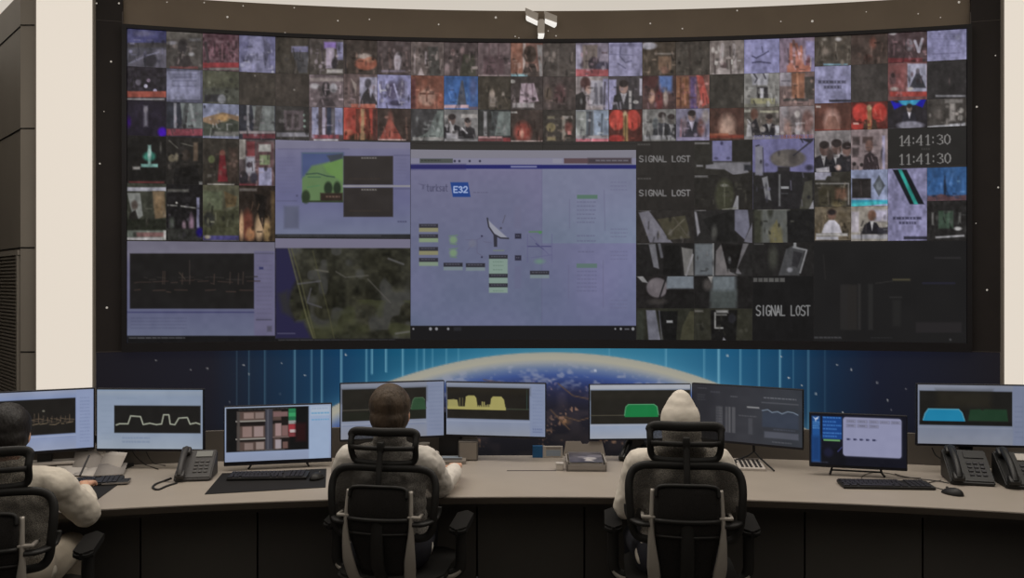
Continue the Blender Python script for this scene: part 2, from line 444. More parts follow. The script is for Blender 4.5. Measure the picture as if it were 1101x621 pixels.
FEEDS = [  # upper rows' colours have the brownish haze of ceiling reflection painted in
# row 0
('blue sky over a pale building', '413f49', 'r 138 30 181 48 3d3d68;e 156 38 9 3 53516f 3;r 138 48 181 53 3c383c;p 54505e 136 74 150 62 168 55 181 55 181 74;e 163 66 7 8 2b2830 3;l 67657a 1.5 140 70 160 61 172 58;n 7 6'),
('head in a dark room', '47413e', 'r 180 36 219 44 514b46;e 198 52 5 8 2d282a 3;p 3a3334 186 76 192 62 204 62 211 76;e 186 48 5 2 77737a 2;e 207 60 3 2 908d90 2;r 205 43 217 46 6c686b 2;r 184 73 214 75.5 6b3838;n 9 4'),
('red crowd with a caption band', '563a42', 'n 22 3;r 219 69 258 74.5 842a2f;r 226 74.5 258 77 6f6664;l 3c3034 3 222 48 225 68;l 6e4a52 2 240 50 240 66'),
('grey blue street picture', '5c5a7c', 'p 6a6887 270 40 286 40 292 82 262 82;p 767493 258 70 285 58 288 62 262 80;p 4f4d66 284 44 292 50 286 75;n 8 5;e 294 79 1.5 1.5 a5a3b8'),
('dark room with a lit panel', '3d362f', 'r 314 51.5 332 58 646080;p 48464a 315 58 333 58 331 80 322 80;n 6 5;e 335 66 1 1 77777a'),
('person beside a pale curtain', '463e3a', 'r 349 47 362 54 7a5fa6 2;r 351 53 360 75 8d7f90 2;r 363 47 369.5 66 716d90;e 360 70 3 6 302b30 2;l 3a3335 2 346 50 349 74;r 352 76 369 80 9a938f 2;n 7 4'),
('orange hat on a dark ground', '3e342f', 'e 394 70 12 7 8a4a38 2;e 392 62 7 3 8c7c74 2;e 398 66 5 3 96604a 2;n 6 5;l 2c2626 2 372 50 372 80'),
('row of standing figures', '4a3e3e', 'e 428 68 4 9 988c95 2;r 425 62 431 77 958a93 2;l 61504e 2 410 60 412 78;l 5c4a48 3 419 55 420 74;l 6e5a58 2 437 58 438 72;r 410 77 436 79 6b5f6e;n 8 4'),
('interior with pale columns', '5a4d4a', 'l 97878a 2 458 58 458 70;p 8a7b7b 448 84 453 74 457 84;p 433f3c 460 52 471 52 474 84 462 84;l 7f7070 2 446 54 446 80;n 10 4'),
('two people under pink lamps', '4a3e3e', 'e 487 58 2 3 8a6a6a 2;e 497 56 2 4 8a6f6e 2;p 3d3a31 494 84 498 60 510 60 512 84;e 481 76 3 5 7b6768 3;n 9 4;r 507 73 514 76 776a66'),
('plain mauve hall', '5f4e50', 'r 520 62 542 82 533f43 3;r 514 82 549 84 81706f 2;l 523f42 1.5 526 50 526 80;l 523f42 1.5 536 50 536 80;n 5 5'),
('dark head before a lit shelf', '6c4a41', 'r 549 48 562 84 7a4f40 3;r 562 48 565 82 92807a;e 569.5 60 7 9 44362f 2;p 463a36 560 84 565 70 574 70 583 84;p 76706f 577 50 583.5 50 583.5 84 580 84;r 549 81 567 85 6c8c95 2;n 8 4'),
('dim grey room', '463e3a', 'n 5 5;l 544b47 2 600 55 600 83'),
('curtain and red caption', '726877', 'r 618.5 50 624 84 878096;r 626 50 642 76 6b5d58 2;e 638 70 6 7 3e363d 2;e 648 74 8 6 454052 2;r 618.5 76 654 84 93464a 2;l 584e4c 1.5 630 52 630 74;n 7 4'),
('handwriting on a lavender card', '7a7696', 'l 565470 1.4 667 50 666 62 672 69 678 67;l 565470 1.2 668 72 664 70 672 75;l 62607e 1 655 60 680 61;r 654 49 690 52 6b6786 2;n 4 6'),
('picture frame on a brown wall', '42382f', 'e 697 51 8 4 8b8791 2;r 703 58.5 724 60.5 70665f;r 707 62 721 77 69503f 2;e 714 77 5 4 755244 2;n 6 4'),
('dark empty hall', '423b35', 'n 6 6;l 3a322d 3 740 50 742 84'),
('bright wedding crowd', '6b605c', 'l 8b8080 4 776 50 774 72;l 8b8080 3 788 50 790 78;e 777 72 4 4 4e4040 2;p 857a78 763 84 772 74 799 78 799 84;l 433a38 2 784 52 785 80;l 574a48 2 766 56 768 80;n 10 4'),
('blue grey card with handwriting', '7a78a5', 'l 3c3a5a 1.3 808 62 812 64 820 60 825 57;l 3c3a5a 1.3 808 69 815 68 827 69.5;l 4a4868 1 818 52 819 58;r 799 48 807 84 827fac;n 4 6'),
('red flags before a pale wall', '7d697d', 'p 96584a 846 80 848 48 856 48 866 80;l 6b4a46 3 852 46 853 78;l a0604c 3 860 52 862 78;r 865 46 875 80 7f76a0 3;e 868 70 3 8 7a4a50 2;r 845 72 870 79 9c5a48 2;n 8 4'),
('brown hall with lamps', '483f37', 'e 900 44 3 2 8f8a8a 2;e 885 44 2 1.5 7a7068 2;e 886 57 3 4 6b5d54 3;r 884 70 910 72 5b7f92;n 8 4'),
('dark red figure in a hall', '42342f', 'e 937 48 3.5 6 65392f 3;e 932 64 4 4 51332d 3;n 6 5'),
('crowd with a white shirt', '463538', 'e 958 37 4 3 8c8488 2;l 9791a0 3 982 46 986 57;l 9791a0 3 990 44 986 57;e 976 50 4 6 7a6f78 2;r 953 64 990 69.5 732e33;r 970 69 994 71 87817f;n 12 4'),
('pale document page', '767499', 'g1;n 4 8'),
# row 1
('night crowd with an orange band', '231e27', 'n 12 3;e 158 94 2 2 9a95ab 1;e 168 99 2 2 9a95b8 1;e 150 90 3 3 57515f 2;e 161 88 2 2 6a5b6e 1;r 138 99.5 180 106 8e3d30;r 138 107 178 109 7f7b7d'),
('pale sheet with lines of text', '4d4d62', 'r 180.5 78 216.5 108.5 70708c;r 187 84 212 85.2 5a5a76;r 187 88 212 89 5a5a76;r 187 93.5 212 94.5 5a5a76;r 184 81 214 82 62627e;n 3 6'),
('olive field with a white blob', '41423a', 'r 219 78 258 96 454536 4;r 221 103 240 111 2b2a2e 2;e 239.5 108 4.5 5 6e6e74 2;n 5 5'),
('dark olive blank feed', '39322c', 'n 3 6;e 275 83 .8 .8 77706a'),
('dark brown blank feed', '39312c', 'n 3 6;e 317 98 .9 .9 87807a'),
('dark head in a bright room', '5f5155', 'e 351 97 4.5 8 2c272b 2;p 453b3f 340 116 346 106 357 106 362 116;e 339 94 5 3 8a8488 2;e 359 96 4 5 8e8990 2;r 333 85 370 89 7a6d6b 2;n 9 4'),
('man in a headdress and black robe', '5c4a49', 'r 387 84.5 406 120 837e93;e 396 91 3.5 5 3a363e 2;p 332e32 386 114 391 102 396 96 401 102 407 114;p 8a7a74 378 86 384 92 383 104;r 378 113 404 119 9c5040;l 6b5553 2 375 90 376 114;n 7 4;e 399 101 1 4 a9a5bd'),
('dark figures on a lavender ground', '7876a0', 'e 422 99 7 10 4b4460 3;e 432 96 5 10 554e66 3;e 426 112 8 3 3f3955 2;l 8f8bb0 2 424 92 430 112;l 5c5876 3 410 90 411 110;l 62607d 3 437 90 437 108;n 8 3'),
('orange face in close up', '784638', 'e 459 106 9 9 987060 3;e 459 90 12 6 6b3d30 3;l 5d3a30 2 452 102 466 102;l 5d3a30 1.5 459 98 459 110;r 442 86 447 118 5a2e30 3;e 474 108 3 8 8e4836 2;n 8 4'),
('dark tower against a blue sky', '2f5490', 'p 41434f 491 116 496 88 498 88 502 116;e 509 96 4 14 3e4c78 4;r 477 114 504 117.5 a38087;r 504 116 514 119 5a4a58;n 5 5'),
('pale figure in a dark hall', '3a332b', 'e 529 103 3 5 8c7b70 2;r 526 106 534 116 7d7068 3;e 541 103 1.5 2.5 84786f 2;n 5 5'),
('person in a white top', '3d3433', 'p 95808b 560 91 574 91 579 110 558 114;l 6b5560 2 566 92 566 112;l 6b5560 1.5 572 92 573 110;e 551 89 3 2 8a847f 1;r 551 112 574 117 8e8687 2;n 7 4'),
('reddish person in shadow', '443937', 'e 602 102 6 10 54393a 4;e 589 102 4 8 4f4238 3;n 7 4'),
('dark suited man by a bright screen', '7d7171', 'r 610 86 613 119 8f8074;r 615 86 617 119 8f8074;r 634 88 654 115 87828c 2;e 629 91 5.5 7 4a302f 2;e 632 98 3 4 a88378 2;p 2f2a2a 617 120 617 104 626 100 630 106 629 120;r 648 86 654 120 8480a2;l 4a4550 2 650 90 649 118;l 66626e 3 640 92 641 112;l 57535f 3 646 96 646 112;n 8 4'),
('man in a dark suit by a pillar', '3d373a', 'r 654 87 662 120 8480a6 2;m 670 88 122 8a6a60 2d2b2e 8f8a90;r 675.5 99 678.5 120 8c8685;r 687 86 690 104 9b96a6;e 683 111 3 2 8c8684 1;n 6 4'),
('blue backdrop and two faces', '45302f', 'r 708 83 722 101 4b659e 3;e 700 105 3.5 7 97705f 2;e 708 109 4 12 61292a 3;e 715 106 2.5 8 9a867c 2;r 690 84 706 96 4a2b2b 3;n 8 4'),
('row of red and purple flags', '64403a', 'r 726 84 740 116 7a4e36 3;l 5a3428 2 731 86 731 118;l 945a3c 2 735 86 736 114;r 741 84 748 118 544069 3;p 9f3f37 748 82 755 84 762 112 754 116;r 742 116 750 119 4a3a6e 2;n 9 3'),
('dark blank feed with a faint line', '37322d', 'n 3 6;r 796 104 798 112 55504a'),
('dark suit before a white poster', '73706d', 'p 98969f 806 77 826 77 824 93 808 93;l 44424c 1.5 809 80 813 86 811 90;l 44424c 1.5 819 79 822 86;r 813 95 825 107 2f2c30 2;r 816 96 820 107 a29ea6;r 806 107 832 113.5 87825f;r 799 113 837 119 6a675c 2;n 7 4'),
('red panels beside pale writing', '6a5452', 'r 837 78 850 94 847c86 2;r 850 80 864 108 82523c 2;l a56a4c 2 856 80 857 106;r 864 84 874 108 3c3632;r 839 88 848 89 5b545e;r 841 107 868 110 3b3838;n 7 4'),
('white notice card with two lines of text', '7d7ba0', 'r 874 64 914 72 5f8097;r 876 69 889 72 33313d;r 901 69 911 72 33313d;g2;r 890 108.5 914 111 2e2c38;n 2 6'),
('dark blank feed', '3a3432', 'n 3 6'),
('two pictures over a red band', '6e4242', 'r 953 72 971 98 7c4444 3;e 958 86 4 7 57393c 3;r 974 70 995 100 8c8aa0;p 37363f 976 96 985 76 994 96;e 985 78 2 3 57505a;r 955 100 995 105 a03731;e 960 97 4 2 9b8c88 2;e 977 97 3 2 a19894 2;n 6 4'),
('dark blank feed with a white line', '2d2a2b', 'r 1004 103.5 1036 105.5 6e6c72;e 1019 89 .8 3 443838;n 2 6'),
# row 2
('dark stage with a purple lamp', '1e1827', 'r 156 115 160 137 645f6d 3;e 158 119 2 3 77707a 2;e 176 143 5 5 3c00aa 3;e 140 132 2 5 2b0066 3;n 4 5'),
('pale curtain over a red band', '282a34', 'r 188 112 191 139 78767f;p 5c6262 195 112 219 112 219 139 198 139;p 3e4142 200 112 204 112 201 139 196 139;l 777b7c 3 206 114 210 136;r 180 139.5 219 147 7a3440;n 5 4'),
('sunset over trees', '70748f', 'p 7a5f47 219 128 240 122 258 126 258 140 219 136;p 3d4138 219 132 232 136 246 128 258 132 258 147 219 147;e 240 128 7 4 9a7446 3;r 230 142.5 258 147 6d6a66 2;e 221 116 1 1.5 2b2b36;n 7 4'),
('pale curtain with a caption', '2b2c36', 'r 266 114 269 142 7c7a80;p 646867 272 115 296 115 296 142 275 142;p 43413f 276 115 283 115 279 142 273 142;r 258 142 297 145 867a7c;r 262 145 297 150 6d2f38;n 6 4'),
('dark shelves with lights', '322f2e', 'r 306 120 327 141 51464a 2;r 309 124 314 138 3b3334;r 317 124 322 138 3b3334;r 298 143.5 333 148 6b6870;e 328 125 1.4 1.4 72847a;e 328 131 1.4 1.4 72847a;e 328 137 1.4 1.4 72847a;n 5 4'),
('blue and white columns', '4b3e41', 'r 336 116 343 146 7a7a98;r 347 116 350.5 146 8c8498;r 360.5 116 369 146 7d7fa6;r 352 116 357 146 2e3448;r 357 118 360 144 58545c;r 337 146 365 150 823c46;r 338 150.5 364 152.5 98949c;n 7 4'),
('red drapes and a gilt pillar', 'a0382e', 'r 406 112 401 150 3a3028;e 389 150 14 6 3d2e20 3;r 388 118 392.5 153 8e6a48 2;p 5d2c22 383 118 388 118 387 150 383 142;p 5d2c22 393 118 397 118 400 150 394 150;e 375 143 5 3 a5533e 2;r 401 118 406 153 4b2a26 2;n 7 4'),
('red glow on a dark stage', '3a2d29', 'p 7c352c 408 152 418 130 421 130 434 152;e 420 140 3 14 93463a 4;r 407 150.5 437 153 967d78;l 574038 2 437 128 438 150;n 5 4'),
('grey arch by a dark curtain', '3b393b', 'p 68706c 470 120 477 120 477 152 442 152 455 146 468 138;p 565c5a 468 124 474 124 470 140 458 150;r 444 148.5 477 152 7c7876;n 6 5'),
('men in dark suits at a table', '656262', 'r 496 124 513 128 8d8683;r 478 125 484 128 8d8683;m 486 124 152 6a5550 28262a 9b9799;m 503 128 152 75605a 2b282c;l b5b1b4 1.5 484 132 488 142;l b5b1b4 1.5 497 139 502 144;r 480 144 492 151 8a868c 2;r 478 150 513 153 787476;n 8 3'),
('curtain and pink caption band', '303030', 'r 520 121 523.5 147 7d7a7c;p 5d6462 528 121 549 121 549 147 532 147;p 3e4142 530 121 536 121 532 147 526 147;r 514 147.5 540 150 a07878;r 540 149 549 154 853438;r 514 150 540 153 6e3a3d;n 5 4'),
('red glow with a white core', '3c302c', 'e 562 143 9 11 8a3a31 5;e 561 145 2 5 a8705f 2;r 549 152 583 154.5 97837f;r 549 121 556 123 8c8682 1;n 5 4'),
('dark shelves with gilt objects', '37312d', 'e 592 138 5 5 675a3e 2;r 588 148 597 152 796a4c 2;r 588 126 596 129 5c5444 2;r 604 126 608 151 746c62 2;e 611 138 4 6 6e3c36 3;r 605 126 615 129 857c76;r 610 142 614 146 a5605a;n 6 3'),
('people on a pale blue stage', '7b7d84', 'r 619 121 630 148 888a86 2;r 630 121 637 148 474d55 2;r 638 120 654 146 7e8ba0 2;l 3c3a40 2 634 122 633 148;l 55606e 2 647 124 646 146;r 618.5 150 654 154.5 ae5b66;r 618.5 147 654 149 8a7f80;n 7 4'),
('two red drapes by a gilt column', '4a2420', 'e 663 130 9 11 ac352b 2;e 680 130 8 11 ac352b 2;r 669.5 124 674.5 153 86683a 2;e 671.5 124 2 3 a58c66 2;e 662 150 9 4 a32e2b 2;n 6 4;l 54442a 1 672 126 672 152'),
('people at a grey table', '6c6967', 'm 711 122 150 5a5450 34343a;m 721 124 150 5c5552 2c2c30 827f82;r 692 146.5 724 151 7e7c80;r 692 120 695 134 8c8886;e 704 134 3 6 52565a 2;n 10 3'),
('bride between dark suits', '69647a', 'm 743 120 149 7b605a 312e3a a5a0b2;e 753 138 4 9 754a48 3;e 758 126 4 7 7f7474 3;l 87606a 2 732 130 731 148;r 726 148.5 762 152.5 787090;e 735 136 3 8 715f6a 3;n 8 4'),
('soft orange glow', '482d26', 'p 6b4a3c 771 146 777 130 785 130 791 146;e 781 136 8 11 a07e6e 7;r 762 146 799 149.5 7a3024 2;r 762 144.5 782 147 8e4a34 2;n 3 6'),
('dark suits at a green hall', '57504a', 'r 799 119 806 122 8e8a80 1;r 816 120 836 122.5 8b8672 1;e 810 124 4 6 5a3a30 2;m 826 124 149 70584f 26242a 9b9899;p 8a8688 801 149 803 132 809 140 811 149;l c0bcc0 1.5 803 130 811 140;p 28262a 806 134 812 128 818 149 808 149;r 832 136 837 147 8c8a90;e 819 140 3 3 9a928e 2;r 799 147.5 837 151 6a6668;n 8 3'),
('veiled bride in a crowd', '786a6c', 'e 856 128 6 9 5c5254 3;e 856 124 3 4 8f8684 2;r 854 133 859 146 938d92 2;e 846 140 4 9 86665e 3;e 867 132 6 12 6c4c48 3;r 838 146 873 150 8a5348 2;e 842 118 4 10 7f777c 3;n 8 4'),
('pink glow over a red band', '543028', 'r 876 115 881 117 a09490;e 893 131 8 12 a0776c 6;p 7d5448 884 142 889 126 897 126 903 142;r 875 140.5 913 146 7c2e26 2;n 3 6'),
('red drapes with a gilt figure', '5a2420', 'e 924 122 9 10 b02c25 2;e 944 122 8 10 b02c25 2;r 931 117 935.5 145 86633a 2;e 933 117 2.5 3 a58c66 2;e 920 137 7 4 a83029 2;r 916 133 922 135 b88a80 1;p 3a2a20 926 145 928 130 931 130 931 145;p 3a2a20 936 145 936 130 940 130 943 145;n 6 4'),
('newsreader under a blue arc', '28242a', 'p 1614be 955 108 962 112 975 110 988 108 995 106 990 117 980 113 970 114 960 119;p 1b86c0 962 108 990 107 982 114 969 114;e 975 112 8 2.5 2aa0c8 2;m 976 113 134 7b6a62 2c2a34 b8b2bc;e 977 136 14 4.5 7b7888 2;r 954 139.5 994 142 8a8688;n 3 5'),
('grey interior with a caption', '3b3633', 'e 1008 124 5 5 4f4844 3;r 1019 112 1025 131 77706c 3;e 1031 120 3 3 79736e 2;e 1031 128 3 3 79736e 2;r 1014 108 1033 112 67615e 2;p 8c8a90 995 137 1036 133 1036 136.5 995 140;n 6 4'),
]
def extra(p, k):
    if k == 'g1':
        p.rect(994, 30, 1036.5, 64, '75739a'); p.greek(1000, 38, 1028, 46, '605e80', 3, .35, .5, 4); p.greek(1008, 50, 1026, 53, '5c5a7c', 1, .5, .5, 5)
        p.line([(1001, 60), (1031, 58.5)], .8, '5c5a7c'); p.ell(1028, 42, 3, 3, '807fa0', 2)
    elif k == 'g2':
        p.greek(878.5, 88, 909, 91.5, '3d3b50', 1, .9, .85, 9); p.greek(884.5, 93.5, 903, 97, '3d3b50', 1, .9, .85, 11)
def painter(prog):
    def f(p):
        for cmd in prog.split(';'):
            c = cmd.strip()
            if c in ('g1', 'g2'): extra(p, c)
            else: p.run(c)
            if c.startswith('n ') and float(c.split()[1]) >= 5: p.clutter(int(4+2.2*float(c.split()[1])), prog)
        p.noise(3, 2)
    return f
def feed(name, label, x0, x1, r0, r1, bg, prog, soft=1.5, step=.8):
    f = wall_grid(name, x0+.15, x1-.15, r0, r1-.25, M['screen'], vw, .052, step, prog if callable(prog) else painter(prog), bg, soft)
    f['label'] = label
    return f
i = 0
for r in range(3):
    for c in range(24):
        if r == 0 and c == 23: pass
        lab, bg, prog = FEEDS[i]; i += 1
        R = rows_for(c)
        feed('news_feed', lab, XB[c], XB[c+1], R[r], R[r+1], bg, prog)
for (x0, x1, r0, r1, lab, bg, prog) in (
 (138, 180, 155.5, 203.5, 'teal lit figure on a dark stage', '1b1918', 'r 160.3 157 163.7 180 6e938c 2;e 162 169 6.5 5 26705f 3;e 162 167 2 6 8fb0a8 2;r 153 177 171 180.5 5d8c84 1.5;r 144 180 152 183 7a7672 2;r 140 195.5 178 198 5d2a2a 2;n 4 5;e 174 160 1 4 4c4a45 2'),
 (180, 219, 155.5, 203.5, 'people in a dark room', '252220', 'e 186 171 4 4 635a48 2;e 191 170 2 4 6c6250 2;r 209 154 214 174 59483a 2;e 201 168 5 6 332b26 2;p 181616 184 202 190 182 212 178 218 202;l 5a564e 1 196 155 208 158;l 5a564e 1 183 152 192 160;n 7 4;r 215 196 219 200 6c6a68 1.5'),
 (219, 258, 155.5, 203.5, 'person in a red robe', '322c26', 'e 240 166 3 4 6a3b32 2;p 6d1f26 235 196 237 168 243 168 246 196;e 228.5 172 3.5 4 555c37 2;r 247 160 257 196 3b2e28 3;r 224 198 253 201.5 8a847b;r 224 188 232 191 4f4a44 2;n 5 4'),
 (258, 296.5, 155.5, 203.5, 'papers pinned in a red room', '43383a', 'r 258 150 265 172 7b746e 2;r 266 153 275 172 6b2d31 2;r 276 154 295 200 573c3e 2;r 279 156 292 164 8b8884;r 280 167.5 291 178 66744e;r 279 181 293 200 7f7d9c;r 265 169 275 190 807d88 2;e 269 178 3 3 3a3038 2;e 263 192 5 7 262228 2;e 274 192 4 6 34303c 2;r 258 198 277 202 6c3035 2;n 9 4'),
 (138, 180, 203.5, 261, 'man before a grey arch', '34352c', 'r 138 202 180 206 898893;p 6f706c 138 208 152 208 155 232 146 240;e 146 221 3.5 5 4a403a 2;p 25221f 139 246 141 230 147 226 153 246;p 62503a 165 206 178 206 180 234 168 236;e 172 220 5 11 6e573c 4;r 138 236 180 248 22241c 3;r 138 248 180 258.5 5a6058 2;r 148 250 178 255 6b4a48 2;r 138 255.5 176 258.5 8f8b8c 1.5;r 177 248 180 258 8e8a88;n 5 4'),
 (180, 219, 203.5, 261, 'night scene with small lights', '1a181a', 'l 77756f 1.4 182 221 191 221.5;l 84827c 1.4 196 222 211 224;e 191 218.5 1 1 a8a49c;r 181 204 204 207 4f4d49 2;r 212.5 213 215.5 246 66657f 1.5;e 199 243 2 5 6b5560 2;e 207 241 2.5 9 8a6a80 3;e 186 240 3 6 3c403a 3;r 180 246 219 260 2b2b28 3;e 216 250 4 5 1a0f66 3;n 6 3'),
 (219, 258, 203.5, 261, 'dusk landscape over a violet band', '4c4a38', 'p 3d3d2a 219 240 230 224 244 228 258 222 258 256 219 256;r 219 206 240 226 50563f 4;p 57462c 242 206 256 212 254 222 244 224;e 226 236 6 8 2a2a26 3;r 219 253.5 258 258.5 3c376c 1.5;e 224 255 3 2 a0937c 2;n 6 4'),
 (258, 296.5, 203.5, 261, 'tall orange flames', '281f1a', 'e 267 242 6 15 683326 4;e 279.5 245 4.5 13 9c7c5a 3;e 288 248 4 13 8f7146 3;e 260.5 244 2.5 14 a37c58 2;e 270 252 5 7 8a5a38 3;p 1b1614 274 208 288 212 284 246 280 236;r 258 203 277 206 57504c 2;r 292 206 297 260 4b3a26 3;n 5 4')):
    feed('news_feed', lab, x0, x1, r0, r1, bg, prog)
# ---- large windows
def w_spec(p):
    p.grad(0, 263, 0, 361, [(0, '68647a'), (.1, '6e6a80'), (.2, '5f5c7c'), (.75, '585c82'), (1, '5f6688')])
    p.rect(274, 270, 297, 362, '625e84', 2); p.grad if 0 else None
    p.rect(275, 272, 295, 273, '4c4a64'); p.rect(141, 272.5, 274, 331.5, '1c1a1a')
    rg = random.Random(4)
    for base, c in ((312, '41302a'), (303, '3c2d28'), (299, '2f2a28')):
        x = 146
        while x < 272:
            L = rg.uniform(3, 16)
            if rg.random() < .7:
                y = base+rg.uniform(-1.5, 1.5); p.line([(x, y), (x+L, y+rg.uniform(-1, 1))], .9, c)
            x += L+rg.uniform(1, 5)
    for x in (176, 178, 205, 197, 248, 257, 262, 231):
        h = rg.uniform(4, 12); p.line([(x, 305), (x+.5, 303-h)], .9, '40322c')
    p.line([(205, 280), (205, 302)], .9, '38302d'); p.line([(194, 293), (200, 300)], .9, '44382f')
    p.rect(138, 334.5, 274, 336, '3b3d6e'); p.greek(142, 341, 202, 355, '4a4d70', 4, .3, .55, 3); p.greek(277, 280, 293, 345, '55526f', 14, .3, .4, 8)
    p.rect(279.5, 287, 284, 289.5, '2c2f66'); p.rect(276, 342.5, 293, 344, '47455f'); p.rect(288, 350, 293, 356, '4d4a62', 2)
    p.rect(138, 360.3, 297, 372, '151416'); p.greek(140, 362, 200, 364, '6a6a70', 1, .6, .7, 6); p.noise(3, 7)
feed('screen_window', 'pale window with a dark spectrum plot', 138, 296.5, 261.8, 364.6, '6a6888', w_spec, 1.2)
def w_terr(p):
    p.grad(0, 157, 0, 252, [(0, '706d92'), (.15, '66658f'), (.6, '5f6090'), (1, '676f92')])
    p.rect(296, 150, 442, 160.5, '726f8e'); p.greek(300, 160.5, 376, 162.3, '57557a', 1, .6, .6, 2)
    p.rect(325.5, 165, 369.5, 217.5, '557a42'); p.poly([(325, 165), (370, 165), (370, 171), (350, 176), (336, 179), (328, 190), (325, 192)], '3f4f86', 3)
    p.poly([(348, 178), (369, 170), (369, 196), (352, 186)], '5a8a38', 3); p.poly([(352, 168), (369, 166), (369, 171), (356, 175)], '3a4250', 2)
    p.line([(330, 188), (342, 187), (352, 190), (360, 191)], 1.2, '2c4a3c'); p.line([(332, 191), (345, 191)], 1, '2f5a40'); p.line([(331, 202), (344, 200)], .8, '3f7a48')
    p.ell(329.5, 212, 4.5, 7, '26381f', 2); p.ell(353.5, 203, 4.5, 7, '20301e', 2); p.ell(363, 203, 4, 7, '20301e', 2); p.rect(345, 208, 369, 217.5, '30221c', 2)
    p.greek(351, 211, 366, 214, '7d5a4a', 1, .6, .7, 5); p.rect(326, 216, 369, 218, '2c3a22')
    for y0, y1 in ((168.5, 199.3), (202.3, 233.5)):
        p.rect(369.8, y0, 423, y1, '2e2827'); p.greek(389, y0+1.5, 405, y0+3.5, '8a857f', 1, .7, .8, 7); p.greek(376, y1-7, 410, y1-5, '3c3028', 1, .6, .7, 8)
    p.rect(369, 199.8, 442, 201.6, '8d898e'); p.rect(424, 167.5, 441, 168.3, '504f78'); p.rect(424, 203, 441, 204, '504f78')
    p.greek(300, 170, 318, 210, '5c5b82', 10, .3, .35, 3); p.greek(426, 172, 438, 198, '5a5980', 7, .3, .35, 4); p.greek(428, 238, 438, 239.5, '33335a', 1, .8, .8, 3)
    p.rect(306, 222, 322, 246, '545876', 3); p.rect(298, 216, 320, 217, '54547c'); p.rect(319, 210, 321, 212, '4a4a70')
    p.rect(296, 252, 442, 263, '26272c'); p.greek(299, 253, 410, 255, '70707a', 1, .5, .35, 12); p.noise(3, 8)
feed('screen_window', 'pale window with a green terrain view and two dark boxes', 296.7, 441.5, 155, 257.2, '66658f', w_terr, 1.2)
def w_map(p):
    p.c[:] = srgb('2c2b20'); p.noise(13, 20); p.noise(12, 8, None, (1, .95, .7)); p.noise(9, 3.5, None, (1, 1, .8))
    v = vnoise(p.X, p.Y, 13, 21); p.mix(np.clip((v-.62)*4, 0, .5), '4a4a4c'); v = vnoise(p.X, p.Y, 16, 77); p.mix(np.clip((v-.6)*3, 0, .5)*(p.Y > 322), '3f4320')
    p.poly([(296, 266), (311, 266), (316, 285), (320, 300), (313, 314), (309, 330), (318, 345), (327, 345), (336, 364), (296, 364)], '24214a', 5)
    p.poly([(300, 316), (310, 312), (314, 340), (304, 335)], '2b2a30', 6)
    for P, w, c in (([(311, 267), (321, 305), (330, 340), (338, 364)], 1.3, '626039'), ([(314, 267), (324, 300), (333, 338), (340, 364)], 1, '55532f'), ([(337, 270), (347, 310), (354, 336), (360, 364)], .8, '4c4a2a'),
                    ([(321, 305), (345, 302)], 1.5, '57555c'), ([(340, 290), (353, 292)], 1.6, '605c50'), ([(362, 292), (372, 298), (396, 296)], 1.2, '54524a'), ([(396, 300), (420, 325)], 1.2, '54504a'),
                    ([(335, 310), (331, 325), (346, 330)], 1.5, '504e56'), ([(418, 278), (434, 284)], 2, '5a585a'), ([(426, 358), (440, 356)], 2, '605e5a')):
        p.line(P, w, c, 1.6, .8)
    p.rect(299, 357.5, 318, 358.3, '5a5878'); p.rect(296, 255, 442, 266.8, '706b88'); p.rect(296, 363.5, 442, 375, '141315'); p.greek(300, 364.3, 425, 366, '68686e', 1, .6, .5, 14)
feed('screen_window', 'dark aerial map with a blue sea edge', 296.7, 441.5, 257.6, 364.6, '30301f', w_map, 1.2)
